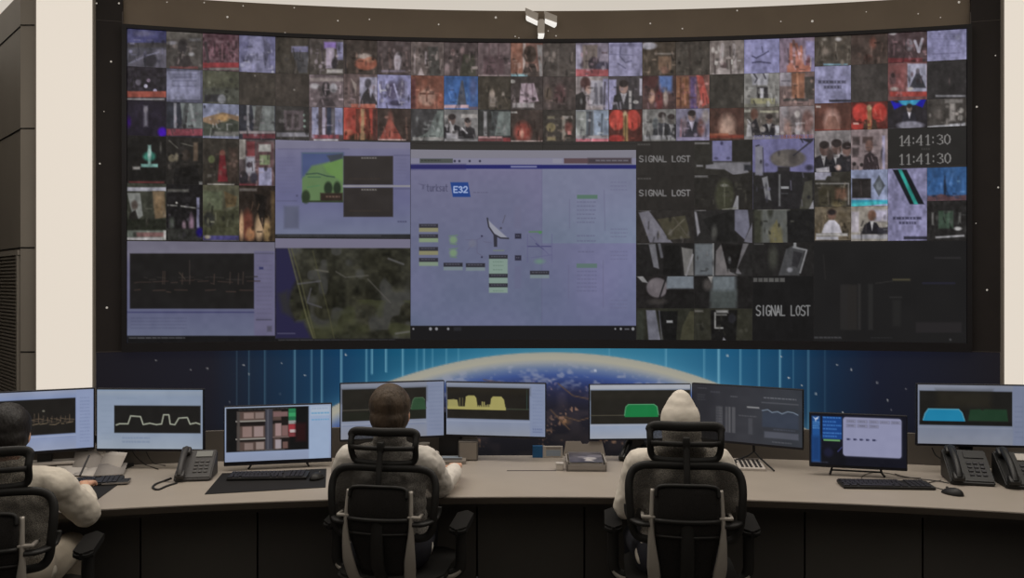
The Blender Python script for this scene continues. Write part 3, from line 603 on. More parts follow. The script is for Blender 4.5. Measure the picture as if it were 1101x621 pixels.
def w_page(p):
    v = (p.X-442)/241; u = (p.Y-182)/167
    c = np.array([[110, 106, 148.]])*(1-np.clip(u, 0, 1))[:, None]+np.array([[94, 104, 142.]])*np.clip(u, 0, 1)[:, None]
    p.c = c.copy(); q = ((p.X > 582.5) & (p.Y < 261.5))[:, None]; p.c = np.where(q, p.c*np.array([1.02, 1.1, 1.02]), p.c); q = ((p.X > 582.5) & (p.Y >= 261.5))[:, None]; p.c = np.where(q, p.c*np.array([1.03, 1.0, 1.03]), p.c)
    p.c *= (1+.1*np.sin(np.clip((p.Y-200)/140, 0, 1)*3.14)[:, None]*np.clip((p.X-600)/80, 0, 1)[:, None]); p.noise(7, 50, None, (1, .4, 1)); p.noise(2.5, 5)
    p.rect(582, 182, 583, 349, '5b5a86', 1, .4)
    p.rect(440, 160, 685, 171, '7a7788'); p.rect(440, 171, 685, 177.5, '7c7a98'); p.rect(451.5, 171.3, 487, 176, '454b48'); p.greek(453, 172.5, 474, 174.5, '2a2f2c', 1, .8, .7, 3)
    for x in (489, 494, 505, 516): p.ell(x, 174, 1.2, 1.3, '30304a')
    p.rect(606, 171, 678, 176.5, '5a3f47'); p.rect(632, 171, 678, 176.5, '3d333d', 3); p.greek(640, 172.5, 676, 175, '7d7884', 1, .7, .6, 5); p.rect(594, 171.5, 604, 176, '85849a')
    p.rect(441, 178, 684, 182.2, '191e78'); p.rect(549, 179, 577, 181, '6b6ea6'); p.rect(441, 178, 500, 182.2, '23206e', 4)
    p.poly([(450, 198), (454.5, 200.2), (454, 204), (456, 204), (456.5, 200), (458, 199.3), (455, 198.8)], '504f74', 1.2, .8)
    p.text('turksat', 459, 199, 481.5, 206.2, .9, '48486c', .35)
    p.poly([(484.3, 196.6), (503.3, 196.6), (506, 212.3), (487, 212.3)], '133f9c'); p.text('E32', 488.2, 201.3, 502.5, 207.4, 1.3, '9fb4e6', .35)
    p.greek(509, 207, 525, 209, '535276', 1, .5, .7, 2)
    for y, g in ((241, '8e8a52'), (252, '7f9a66'), (265.6, '8c864e'), (277.3, '7a9470')):
        p.rect(450.8, y+3.5, 471.2, y+8.5, g, 1.2, .85); p.rect(450.8, y, 471.2, y+4.2, '2f2e3a'); p.greek(453, y+1.2, 469, y+2.6, '6a6a80', 1, .6, .6, int(y))
    for y in (258, 272):
        p.ell(487.5, y, 4, 4, '6f9860', 3, .8); p.line([(483, y-4), (492, y-5)], 1, '5a7a66'); p.line([(484, y+4), (491, y+5)], 1, '5a7a66')
    for x0, x1, y in ((477, 497.5, 282.5), (501, 521.5, 283), (569.7, 590.2, 291)):
        p.rect(x0, y+3, x1, y+8, '7f9a86', 1.2, .5); p.rect(x0, y, x1, y+4.2, '2c2b37'); p.greek(x0+2, y+1.3, x1-2, y+2.7, '77778c', 1, .6, .6, int(x0))
    p.poly([(523.5, 235), (525, 244), (531, 252), (538, 255.5), (546, 256.2), (538, 249), (529, 241)], '8e90a2', 1.2); p.line([(524, 235), (525.5, 244), (531, 252), (538, 256), (546.5, 256.5)], 1.6, '2f2e3d')
    p.poly([(530.5, 252), (534.5, 254), (534.5, 265.5), (531, 265.5)], '2f2e3d'); p.line([(543, 232), (540.5, 240)], 1, '55546c'); p.ell(538.5, 245.5, 1.2, 1.2, '44435c')
    p.rect(525.7, 276, 545.7, 314.5, '7c9c86', 1.2, .85)
    for y in (274, 294.2, 304.4): p.rect(525.7, y, 545.7, y+4.2, '2a2935'); p.greek(528, y+1.3, 544, y+2.7, '77778c', 1, .6, .6, int(y))
    for y in (281, 285, 289.5, 312): p.greek(530, y, 541, y+1.4, '4c6a5a', 1, .6, .6, int(y))
    p.rect(530, 268.8, 542, 270, '6a7a6c')
    for y in (251.3, 274.5): p.rect(553.5, y, 560.3, y+5.5, '2a2940'); p.greek(555, y+2, 559, y+3.4, '73738a', 1, .8, .6, int(y))
    p.rect(553, 222, 560, 246, '66658a', 2, .5); p.rect(553, 286, 560, 310, '605f88', 2, .4)
    for a in ([(501, 258), (513, 258), (520, 254)], [(513, 258), (513, 272), (520, 276)], [(502, 270), (509, 262)], [(520, 260), (528, 261)]): p.line(a, .7, '5d5c80')
    p.ell(518, 254, 1, 1, '2f2e50'); p.ell(518, 276.5, 1, 1, '2f2e50'); p.ell(508, 262, 4, 4, '6d6f86', 3, .6)
    p.line([(569, 249.5), (582, 249.3)], 1.6, '4d7a54'); p.ell(580.5, 250, 2, 1.6, '43824a'); p.ell(580, 281, 5, 2.5, '5d8d70', 3, .7); p.line([(567, 265), (592, 265)], 1, '3f3d74'); p.line([(576, 262), (584, 268)], 1, '3f3d74')
    for a in ([(567, 252), (567, 282)], [(593, 252), (593, 282)], [(571, 277), (593, 274)], [(570, 254), (590, 274)]): p.line(a, .6, '5a598a')
    p.rect(620, 210, 642, 214.3, '4c7260'); p.rect(619.5, 283.3, 641.5, 288, '53716c')
    p.greek(620, 217, 640, 243, '5d5f84', 6, .3, .7, 21); p.greek(620, 253, 640, 264, '5b5c84', 2, .25, .7, 22); p.greek(621, 270, 638, 273, '5b5c84', 1, .5, .7, 23); p.greek(620, 291, 641, 316, '5d5f88', 6, .3, .7, 24)
    for a in ([(612, 215), (612, 245)], [(649, 205), (650, 248)], [(611, 285), (611, 320)], [(648, 280), (648, 330)]): p.line(a, .8, '605f86', 1.5, .6)
    for y in (196, 246, 270, 322): p.greek(656, y, 674, y+12, '61628a', 3, .3, .55, int(y))
    p.rect(440, 349.6, 685, 372, '18171a')
    for x, w in ((444.7, 1), (463, 1.6), (469.5, 1.5), (482, 1.3), (661, .9), (667, 1.2), (680, 1.6)): p.ell(x, 353, w, w*1.1, '84848c')
    p.rect(671, 352.5, 676, 354, '55555e'); p.rect(488, 351, 496, 355, '26262c', 2)
feed('screen_window', 'large pale browser window with a dish antenna diagram', 441.7, 683.4, 162.5, 364.6, '6c6a92', w_page, .9, .55)
# ---- camera pictures
def signal_lost(x0, y0, x1, y1, w, col, sl=0):
    def f(p):
        p.noise(2, 8); p.greek(x0-2, y0-13, x0+12, y0-11, '6e6a68', 1, .7, .6, int(y0)); p.text('SIGNAL LOST', x0, y0, x1, y1, w, col, .32, sl, .9)
    return f
CAMS = [
 ('lost signal notice, upper', 683.6, 745.5, 153.8, 190, '2b2725', signal_lost(687, 168.6, 741, 174.6, 1.1, '8a8788')),
 ('lost signal notice, lower', 683.6, 745.5, 190, 227, '292523', signal_lost(687, 205, 741, 211, 1.1, '8a8788')),
 ('lit doorway in a dark room', 745.5, 808, 153.8, 190, '2b2824', 'r 746 154 762 156 6e6a6a;r 765 152 786 174 7472a6;e 775 155 1.5 2 3d3b62;e 769 171 2 1.5 4a4870;e 782 171 2 1.5 4a4870;r 787 152 808 175 24221f;r 766 175 806 180 6d6a72 2;p 77747c 758 178 780 176 800 177 804 186 788 189 778 183 758 182;r 748 178 755 180 7c797c;r 799 178 808 184 2b2c34 2;n 4 5'),
 ('dim green dome', 745.5, 808, 190, 227, '262320', 'e 778 211 10 18 3c3c2b 4;e 778 200 4 1.6 77766c 1.5;l 5c5c48 1 778 198 778 222;p 8f8d93 786 226 791 211 793 211 793 226;r 746 189 760 191.5 6b6868 2;n 5 4;l 77756c 1.4 776 226 790 224'),
 ('white ramp in a dark yard', 683.6, 745.5, 227, 262, '2a2624', 'p 726f7c 686 229 697 227 722 261 698 261;p 45402f 706 236 736 232 742 256 718 258;l 6a6252 1 718 252 735 236;l 554e42 1 724 234 738 254;r 686 224 699 227 6e6b72;n 5 5'),
 ('pale curved shapes at night', 745.5, 808, 227, 262, '262424', 'p 85828a 745.5 228 748 228 752 250 749 254;p 1c1b1b 754 236 788 226 792 260 770 260;p 6c6b80 789 224 803 226 805 244 800 258 789 248;p 6e6c7a 799 260 808 240 808 262;r 746 224 758 227 7d7a7a;e 767 250 3 7 4d4c48 3;n 4 5'),
 ('machine room with white doors', 683.6, 745.5, 262, 297, '1f1d1d', 'p 6f6e76 697 263 704 262 708 289 702 287;l 5b5a62 3 708 262 711 276;p 74716f 732 266 744 268 745 296 735 296;l 8d8a8e 2 744 274 737 296;r 719 271 726 274 7a797a 1;r 684 260 702 262.5 615f60;p 161515 714 264 730 264 732 296 712 296;n 4 5'),
 ('grey wall and hooded shape', 745.5, 808, 262, 297, '252323', 'r 746 262 766 296 646a70 3;l 88888a 1.5 766 262 766 296;p 6d6768 769 270 775 262 784 292 792 296 768 296;p 181616 774 261 797 264 792 288 781 289;p 6a666a 798 262 804 262 792 288 796 294 790 294;n 5 5'),
 ('round hatch with a pole', 683.6, 745.5, 297, 331, '201d1d', 'e 706 309 11.5 10.5 6d6469 2;r 716 296 745 310 6f7883 2;p 8d8b8c 684 297 690 296 696 304 690 303;p 191717 716 311 746 313 746 332 712 332;l 1c1a1c 1.6 717 294 708 321;e 706 324 9 3 3a3533 3;n 4 5'),
 ('pale round object in the dark', 745.5, 808, 297, 331, '1d1b1b', 'r 764 296 790 322 646d73 5;r 763 312 791 332 484f4e 5;e 760 306 5 6 4a4442 4;p 8a8784 760 297 766 296 764 304;n 4 5'),
 ('white post beside a black cabinet', 683.6, 745.5, 331, 364.6, '2a2a21', 'p 6d6d7c 694 333 704 333 710 368 697 368;r 684 333 692 366 30332a 4;p 131313 706 334 728 334 726 368 714 368;r 716 344 722.5 346.5 9c9c9e;p 3f3d2b 733 350 741 334 746 334 746 367 730 367;l 55545c 1.2 708 334 711 364;n 4 5'),
 ('cabinet frame in olive light', 745.5, 808, 331, 364.6, '2f2e24', 'p 161515 763 333 792 333 790 368 764 368;l 9a9896 1.6 768 336 768 352 776 352;r 769 333 782 336 8a8887 2;l 85837f 1.2 768 338 780 338;p 85828a 775 368 777 362 782 368;r 746 333 755 335 68655f 2;e 786 342 4 5 26252b 2;n 5 5'),
 ('dish antenna under a lavender sky', 808, 874, 149, 227, '6d6aa0', 'r 808 186 875 228 262425 2;r 811 158 819 189 7d7b8c 2;l 2a2836 1.3 812 158 815 157;l 3a3846 1 819 160 820 186;e 846 171 19 9.5 5d5552 2;e 838 172 9 7 6b625c 3;e 852 170 5 8 4d4645 3;l 34303a 1.6 852 168 872 152;p 2b2934 858 150 874 150 870 155;l 2b2934 1.2 859 149 862 154;r 835 180 848 186 2a2629 2;p 232124 826 190 836 184 862 186 860 228 830 228;e 869 181 4 3 34324a 3;p 7f7e84 818 192 824 190 828 216 822 214;r 836 188 838 222 6a6a6c 1.5;r 838.5 201 847 203.5 98989c 1;r 839 208 846 209 4a4a4e;p 46443a 858 228 864 196 872 194 872 228;p 8f8d96 868 226 873 216 874 226;n 5 5'),
 ('yellow heap by a grey wall', 808, 874, 227, 262, '232220', 'r 812 224 846 262 5c5e5a 4;p 6b6340 826 264 830 244 834 236 842 264;e 833 252 7 10 6f6742 4;r 810 226 818 262 38392c 4;p 1b1a1b 845 228 874 226 874 262 846 262;e 827 228 3 6 2f3028 3;r 814 223 848 226 76766f 2;n 5 5'),
 ('tilted grey machine', 808, 874, 262, 297, '211f1f', 'p 464649 836 296 844 268 852 264 864 268 858 296;l 8b8a8e 1.8 852 266 866 269 859 293;e 830 276 5 12 3a3a33 5;e 848 290 3 2.5 83828a 2;p 2e2d31 852 270 862 272 856 288 850 286;r 852 258 855 266 8a8a8c;r 810 262 820 263 5c5b58;n 4 5'),
]
for lab, x0, x1, r0, r1, bg, pr in CAMS:
    feed('camera_picture', lab, x0, x1, r0, r1, bg, pr, 1.4, .7)
def big_lost(p):
    p.noise(2, 9); p.greek(809, 298.6, 843, 303.4, '74726f', 1, .9, .7, 5); p.text('SIGNAL LOST', 812.3, 328.3, 869.5, 338.6, 1.35, '8c8c8d', .3, .0, .9)
feed('camera_picture', 'black picture with a large lost signal notice', 808, 873.6, 297, 364.6, '181718', big_lost, 1.2, .5)
# ---- right block
def clock(p):
    p.noise(2, 9)
    for x, ch in zip((964.5, 970.5, 979.2, 983.6, 992.4, 1000.2, 1005.6, 1013.4), '14:41:30'):
        y0 = 147.4-(x-964)*.036; y1 = 157.6-(x-964)*.036; w = 2.4 if ch == ':' else 6.6
        p.text(ch, x, y0, x+w, y1, 1.35, '86827f', 0, 0, .9, True)
        if ch == '4': p.rect(x+3.2, y1-.5, x+6.6, y1+.3, '6d6a67')
    for x, ch in zip((964.5, 971.8, 979.6, 983.8, 992.4, 1000.6, 1005.8, 1013.8), '11:41:30'):
        y0 = 167.2-(x-964)*.03; y1 = 177.6-(x-964)*.03; w = 2.4 if ch == ':' else 6.6
        p.text(ch, x, y0, x+w, y1, 1.35, '86827f', 0, 0, .9, True)
    p.greek(989, 160, 998, 162.6, '4a4744', 1, .8, .7, 3); p.greek(989, 179.6, 1000, 180.8, '5a5346', 1, .8, .7, 4)
RB = [
 ('men in dark suits', 874.5, 913.5, 146, 189, '776f70', 'm 885 153 190 5d4540 26242a 8e8a8c;m 898 151 190 5a433d 1e1d22 a8a4a6;m 909 154 190 644a44 28262b;e 891 166 4 6 3f3230 3;e 900 181 3 3 9a7f76 2;p 8a868e 876 190 876 182 890 180 891 190;r 883 187 911 192 2a2830 2;n 7 4'),
 ('man before a wall of frames', 913.5, 953, 146, 188, '79686a', 'r 915 148 923 157 453a3a 2;r 926 148 937 155 4b3a38 2;r 915 160 922 170 4a3f40 2;e 917 177 2 2 2a2526;e 925 178 2 2 2a2526;e 933 158 4 6 6b4c44 2;p 33292d 926 184 928 168 934 164 942 170 944 184;e 947 166 1.5 5 3a3644 2;r 947 147 950 184 8a84a6 2;n 8 4'),
 ('white clock digits on black, two times of day', 953, 1037.3, 146, 185, '262423', clock),
 ('dark picture in a pale frame', 874.5, 913.5, 189, 225, '33302a', 'r 875 186 892 190 86839a 2;p 817e90 875 186 890 186 886 194 875 194;l 7a7674 1.2 876 198 911 198 911 220;r 879 200 908 222 3a3528 3;r 897 203 909 215 644636 4;e 899 220 5 4 66593c 3;n 6 4'),
 ('news graphic with a diamond emblem and cyan band', 913.5, 953, 187, 225, '7b84a6', 'r 914.5 192.5 935 213.5 2a2626;l 3c3434 1 924 196 925 210;p 474c54 943.5 189 950 200 943.5 212 937 200;e 943.5 200.5 3 5 5f6670 2;r 914 215.5 953 219.5 1f8ba6;p 27a0a8 914 219 940 217 953 219 914 223.5;r 914 223.5 953 227 1f2430;n 4 5'),
 ('lavender card with dark diagonals and a notice', 953, 995, 187, 261, '78759c', None),
 ('blue sky with a dark tower', 995, 1037.3, 187, 221, '2a548c', 'r 995 211 1037 222 52333a 3;l 22304a 2.4 1014 195 1014 212;l 22304a 1 1014 190 1014 196;p 563a40 995 214 1010 209 1022 212 1037 210 1037 222 995 222;n 6 7'),
 ('man in a white shirt outdoors', 874.5, 913.5, 225, 260, '554a3a', 'n 14 4;e 893 231 4.5 6 5d4338 2;e 893 228.5 4.5 3 241f20 2;p 9c98a2 882 251 885 242 890 237 896 237 901 242 904 251;r 876 251 910 254 8a8684 1.5;r 876 254.5 900 258 8c8a92 1.5'),
 ('seated man in a dark suit', 913.5, 953, 225, 261, '847c72', 'r 914 228 922 250 958d96 2;r 934 226 953 238 928ca0 3;e 936 232 4.5 6 6a4a3c 2;p 242228 924 252 928 242 934 238 941 240 948 252;p b0acae 934 238 938 238 936 248;r 942 245 953 252 2d2b34 2;r 914 252.5 953 257 86848c 1.5;n 6 4'),
 ('dark picture with a green board', 995, 1037.3, 221, 261, '262424', 'r 1007 227 1023 246 37493b 2;r 1000 229 1002 242 6c6a68 2;r 1029 229 1031 240 6c6a68 2;e 1028 246 4 2 8e8c8c 1.5;p 8e8c90 1004 254.5 1035 252.5 1035 254.5 1004 256.5;n 5 4'),
]
def diag(p):
    p.noise(3, 8)
    p.poly([(958, 183), (973, 183), (992, 220), (976.5, 220)], '171a22'); p.poly([(963.8, 183), (967.8, 183), (985.5, 220), (981, 220)], '188a80')
    p.greek(958.5, 233.5, 990, 236.5, '33324a', 1, .95, .85, 8); p.greek(965, 238.5, 984, 241.5, '33324a', 1, .95, .85, 12); p.rect(970, 254.3, 996, 257.5, '2c2b3a')
for lab, x0, x1, r0, r1, bg, pr in RB:
    if pr is None: pr = diag
    feed('clock_panel' if pr is clock else 'news_feed', lab, x0, x1, r0, r1, bg, pr, 1.1 if pr is clock else 1.4, .5 if pr is clock else .8)
def w_dark(p):
    p.noise(1.5, 20)
    p.rect(902, 305.5, 912, 354, '262424', 2); p.rect(921, 305, 924, 354, '2a2828', 2); p.rect(932, 305, 937, 354, '262525', 2); p.rect(910, 306, 920, 354, '262322', 2)
    p.line([(884, 274), (886, 300)], 1, '262424'); p.rect(958, 299.5, 977, 301.5, '46402c', 1.5); p.rect(990, 303.5, 1025, 305, '24243c', 1.5); p.line([(940, 304.5), (958, 302)], .8, '2e2c2a')
    p.rect(955, 318.5, 968, 320, '2c2a2a', 1.5); p.rect(1003, 276.5, 1031, 278, '2c2a2c', 1.5); p.rect(983, 346, 1032, 357, '262325', 2); p.rect(958, 322, 967, 350, '232222', 3)
    p.greek(874, 361.5, 903, 364, '55555a', 1, .6, .7, 6); p.greek(935, 362, 958, 363.5, '303033', 1, .6, .7, 7); p.ell(1020, 364.5, 1, 1, '4c4c50')
feed('screen_window', 'nearly black window with faint panels', 873.7, 1037.3, 261.5, 364.6, '1c1b1c', w_dark, 1.2, 1.0)

# ------------------------------------------------------------------ emblem and star lights on the surround
def wall_pt(x, r, off):
    X, Y = wall_dir(x); k = (SAG_R-off)/SAG_R
    return Vector(((float(X)-WX)*k+WX, (float(Y)-ZC+SAG_R)*k+ZC-SAG_R, float(wz(r))))
def px_poly(bm, pts, off0, off1, slope=0):
    a = []; b = []
    for x, y in pts:
        r = HOR+(y-HOR)*float(wall_dir(x)[1])/ZC
        a.append(bm.verts.new(wall_pt(x, r, off0))); b.append(bm.verts.new(wall_pt(x, r, off1)))
    n = len(a); bm.faces.new(a); bm.faces.new(b[::-1])
    for i in range(n): bm.faces.new((a[i], b[i], b[(i+1) % n], a[(i+1) % n]))
M['emblem'] = mat('brushed_silver', 'b9b2aa', .35, .3, .5, var=.03)
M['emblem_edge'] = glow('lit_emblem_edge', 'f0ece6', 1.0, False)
em = thing('wall_emblem', 'silver satellite shaped emblem with two wings on the dark band above the video wall', 'emblem', wall_pt(582, 30, .0))
for pts, nm in (([(564.5, 12.2), (578.3, 18.2), (577.8, 26.6), (565.3, 20.5)], 'wing'), ([(584.5, 15.5), (598.5, 21), (598.2, 28.5), (585.5, 24)], 'wing'),
                ([(577.6, 26.5), (580, 24.2), (583.5, 24.2), (585.3, 26.5), (584.9, 40), (582.5, 42), (579, 42), (577.6, 40)], 'stem')):
    bm = bmesh.new(); px_poly(bm, pts, .10, .01)
    bmesh.ops.translate(bm, vec=-Vector(em.location), verts=bm.verts)
    w_ = obj(nm, bm, M['emblem'], em)
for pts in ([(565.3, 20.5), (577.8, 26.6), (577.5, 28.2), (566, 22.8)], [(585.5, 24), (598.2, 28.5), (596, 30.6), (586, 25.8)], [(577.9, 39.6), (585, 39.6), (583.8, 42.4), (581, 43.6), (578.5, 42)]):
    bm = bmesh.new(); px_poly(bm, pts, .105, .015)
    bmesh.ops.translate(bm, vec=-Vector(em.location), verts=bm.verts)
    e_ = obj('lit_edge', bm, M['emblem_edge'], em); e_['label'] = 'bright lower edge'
M['star'] = glow('star_light_lens', 'b8b0a6', .8, False)
STARS = [(104, 4, 1), (128, 4, 1.2), (179, 1.5, .8), (219, 2, .9), (244, 17.5, 1.4), (261, 5.5, .9), (306, 35, 1.3), (316, 7.5, .9), (363, 21.5, 1.1), (397, 20, 1), (471.5, 25.5, 1.1), (533, 18, 1.6), (527, 42.5, 1), (554, 38.5, .9), (558, 40, .7), (589.5, 32.5, .8), (598, 37.8, 1), (699.5, 24.5, 1.1), (734, 30, 1), (793, 10.5, 1.1), (840, 22.3, .9), (874, 22, 1.7), (932, 12, .7), (988, 14, .8), (1012, 18, .7), (1032, 1.5, 1.6),
         (119.5, 66.5, 1.3), (107.5, 176, 1.1), (115, 330.5, 1.4), (1050, 115, 1.3), (1073, 201.5, 1.1), (1061, 311.5, 1.2), (1070, 60, .8), (112, 120, .6), (1049, 240, .6)]
for x, y, s in STARS:
    r = HOR+(y-HOR)*float(wall_dir(x)[1])/ZC
    if r < 12.5: r = 12.5
    side = x < 132 or x > 1043
    c = wall_pt(x, r, .012 if side else -.018)
    bm = bmesh.new(); rr = s*.0068
    add_lathe(bm, [(0, .004), (rr*.6, .003), (rr, -.002), (rr, -.004)], (0, 0, 0), 8, Matrix.Rotation(PI/2, 3, 'X'))
    st = obj('star_light', bm, M['star'], wb); st.location = c
# ================================================================== room shell
M['floor'] = mat('dark_floor', '4a4642', .5, spec=.3, var=.15, scale=3)
M['glow_panel'] = glow('backlit_cream_panel', 'ddd3c6', 1.0)
M['ceil'] = glow('luminous_ceiling', 'cfc7bc', 1.0)
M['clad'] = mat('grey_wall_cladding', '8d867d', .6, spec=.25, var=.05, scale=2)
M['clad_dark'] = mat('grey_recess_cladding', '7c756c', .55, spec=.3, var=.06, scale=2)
M['slat'] = mat('grey_slats', '7a736a', .6, var=.05)
M['plaster'] = mat('plain_dark_plaster', '4c4844', .8, var=.04)
def slab(name, c, s, m, kind='structure'):
    o = box(name, c, s, m); tag(o, kind=kind); return o
slab('floor', (0, 3, -.05), (13, 14, .1), M['floor'])
CEIL_Z = float(wz(TOP_R))
slab('ceiling', (0, 3, CEIL_Z+.1), (13, 14, .2), M['ceil'])
# tall glowing columns either side of the screen wall
def column(name, x0, x1, Y, label, edge):
    A, B = at(x0, 300, Y), at(x1, 300, Y)
    t = thing(name, label, 'light column', ((A.x+B.x)/2, Y, 0))
    w = B.x-A.x
    bm = bmesh.new(); add_box(bm, (0, .02, CEIL_Z/2), (w-.02, .04, CEIL_Z), None, .008)
    obj('light_panel', bm, M['glow_panel'], t)
    for s in (-1, 1):
        bm = bmesh.new(); add_box(bm, (s*(w/2-.006), .024, CEIL_Z/2), (.012, .045, CEIL_Z), None, .003)
        obj('edge_trim', bm, M['edge'], t)
    return t
M['edge'] = mat('pale_edge_trim', '8d857c', .5, var=.03)
YL = 6.87
column('light_column', 37.2, 100.6, YL, 'tall glowing cream light column at the left end of the video wall', 0)
column('light_column', 1078.6, 1150, YL, 'tall glowing cream light column at the right end of the video wall', 0)
# left of the column: a narrow pilaster and a recess running back
A, B = at(22, 300, YL+.05), at(38, 300, YL+.05)
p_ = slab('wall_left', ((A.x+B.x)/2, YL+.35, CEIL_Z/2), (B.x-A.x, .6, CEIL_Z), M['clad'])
# recess face
P0 = at(22.5, 300, YL+.08); P1 = at(-60, 300, 9.6)
d_ = Vector((P1.x-P0.x, P1.y-P0.y, 0)); L_ = d_.length; rz = math.atan2(d_.y, d_.x)
fr = bmesh.new(); add_box(fr, (L_/2, -.06, CEIL_Z/2), (L_, .12, CEIL_Z))
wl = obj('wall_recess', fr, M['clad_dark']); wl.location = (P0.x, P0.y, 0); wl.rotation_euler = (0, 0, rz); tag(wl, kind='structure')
nrm = Vector((-math.sin(rz), math.cos(rz), 0))
sg = 1 if nrm.dot(-Vector((P0.x, P0.y, 0))) > 0 else -1
k = 0
for yy in (27, 138, 266, 378):
    z = EYE-(yy-HOR)/F*(YL+.05)
    g = slab('trim_%d' % (7+k), ((A.x+B.x)/2, YL+.048, z), (B.x-A.x, .006, .008), M['groove']); k += 1
    if yy != 378:
        g2 = box('trim_%d' % (7+k), (L_/2, sg*.003+(0 if sg > 0 else -.12), z), (L_, .006, .009), M['groove']); g2.location = wl.location; g2.rotation_euler = wl.rotation_euler; tag(g2, kind='structure'); k += 1
zt = EYE-(274-HOR)/F*(YL+.1)
lv = thing('louver_panel', 'grey louvered panel of fine horizontal slats in the wall left of the light column', 'louver', (P0.x, P0.y, 0), rz)
yo = (.012 if sg > 0 else -.132)
bm = bmesh.new()
for zz in np.arange(.06, zt, .03): add_box(bm, (.06+.9/2, yo, zz), (.86, .02, .014))
obj('slats', bm, M['slat'], lv)
bm = bmesh.new(); add_box(bm, (.03, yo, zt/2), (.05, .03, zt)); add_box(bm, (1.0, yo, zt/2), (.05, .03, zt)); add_box(bm, (.5, yo, zt+.02), (1.02, .03, .04))
obj('frame', bm, M['clad'], lv)
slab('wall_right', (6.2, 3, CEIL_Z/2), (.2, 14, CEIL_Z), M['plaster'])
slab('wall_left_side', (-6.4, 3, CEIL_Z/2), (.2, 14, CEIL_Z), M['plaster'])
slab('wall_far', (0, 9.9, CEIL_Z/2), (13, .2, CEIL_Z), M['plaster'])

# ================================================================== the curved control desk
DC = Vector((.10, 4.148-9.0, 0)); RF, RB_ = 9.0, 10.0; DZ = .74
def desk_pt(ang, R, z): return Vector((DC.x+R*math.sin(ang), DC.y+R*math.cos(ang), z))
M['worktop'] = mat('pale_grey_laminate', '9d948a', .5, spec=.3, var=.035, scale=5)
M['desk_edge'] = mat('dark_brown_edge', '413a33', .5, spec=.4, var=.1, scale=20, stretch=(1, 1, 6))
M['desk_front'] = mat('black_front_panel', '4f4c49', .6, spec=.2, var=.12, scale=1.5)
M['desk_front2'] = mat('charcoal_front_panel', '54514d', .6, spec=.2, var=.12, scale=1.5)
M['upstand'] = mat('taupe_grey_upstand', '5d5751', .7, var=.05, scale=6)
desk = thing('control_desk', 'long curved pale grey control room desk with black front, facing the video wall', 'desk', (DC.x, DC.y+RF+.4, 0))
def arc_bar(bm, a0, a1, prof, n):
    Rr = []
    for i in range(n+1):
        a = a0+(a1-a0)*i/n
        Rr.append([bm.verts.new(desk_pt(a, r, z)-desk.location) for r, z in prof])
    m_ = len(prof)
    for Aa, Bb in zip(Rr, Rr[1:]):
        for k in range(m_): bm.faces.new((Aa[k], Aa[(k+1) % m_], Bb[(k+1) % m_], Bb[k]))
    bm.faces.new(Rr[0][::-1]); bm.faces.new(Rr[-1])
A0, A1 = -.40, .40
seams = [A0, A1]
for s0, s1 in zip(seams, seams[1:]):
    bm = bmesh.new(); arc_bar(bm, s0+.0002, s1-.0002, [(RF+.012, DZ-.002), (RF+.014, DZ), (RB_, DZ), (RB_, DZ-.03), (RF+.012, DZ-.03)], 96); obj('worktop', bm, M['worktop'], desk)
bm = bmesh.new(); arc_bar(bm, A0, A1, [(RF, DZ-.004), (RF+.0118, DZ-.003), (RF+.0118, DZ-.034), (RF+.004, DZ-.034)], 90); obj('edge_band', bm, M['desk_edge'], desk)
fa = np.linspace(A0, A1, 14)
for i in range(13):
    bm = bmesh.new(); arc_bar(bm, fa[i]+.0005, fa[i+1]-.0005, [(RF+.34, DZ-.032), (RF+.37, DZ-.032), (RF+.37, .02), (RF+.34, .02)], 6)
    obj('front_panel', bm, M['desk_front' if i % 3 else 'desk_front2'], desk)
bm = bmesh.new(); arc_bar(bm, A0, A1, [(RF+.1, DZ-.0342), (RF+.3, DZ-.0342), (RF+.3, DZ-.075), (RF+.1, DZ-.075)], 60); obj('cable_tray', bm, M['desk_front'], desk)
for a in (-.33, -.2, -.075, .03, .12, .235, .34):       # support gables under the worktop
    bm = bmesh.new(); c = desk_pt(a, RF+.52, (DZ-.032)/2)-desk.location
    add_box(bm, c, (.03, .22, DZ-.034), Matrix.Rotation(-a, 3, 'Z')); obj('support_gable', bm, M['bezel'], desk)
def ang_px(x, Y): p = at(x, 400, Y); return math.atan2(p.x-DC.x, p.y-DC.y)
for s0, s1 in ((A0, ang_px(514, 5.1)), (ang_px(742, 5.1), A1)):
    n = max(2, int((s1-s0)/.12)); e = np.linspace(s0, s1, n+1)
    for i in range(n):
        bm = bmesh.new(); arc_bar(bm, e[i]+.0004, e[i+1]-.0004, [(RB_+.002, DZ-.03), (RB_+.002, DZ+.18), (RB_+.03, DZ+.18), (RB_+.03, DZ-.03)], 8)
        obj('upstand', bm, M['upstand'], desk)
bm = bmesh.new(); arc_bar(bm, A0, A1, [(RB_-.06, DZ-.031), (RB_-.03, DZ-.031), (RB_-.03, .02), (RB_-.06, .02)], 60); obj('back_panel', bm, M['desk_front'], desk)
# black cable slot along the worktop
sl = bmesh.new(); aa, ab = ang_px(545, 4.73), ang_px(598, 4.73)
arc_bar(sl, aa, ab, [(9.575, DZ-.001), (9.575, DZ+.0015), (9.585, DZ+.0015), (9.585, DZ-.001)], 8); obj('cable_slot', sl, M['bezel'], desk)

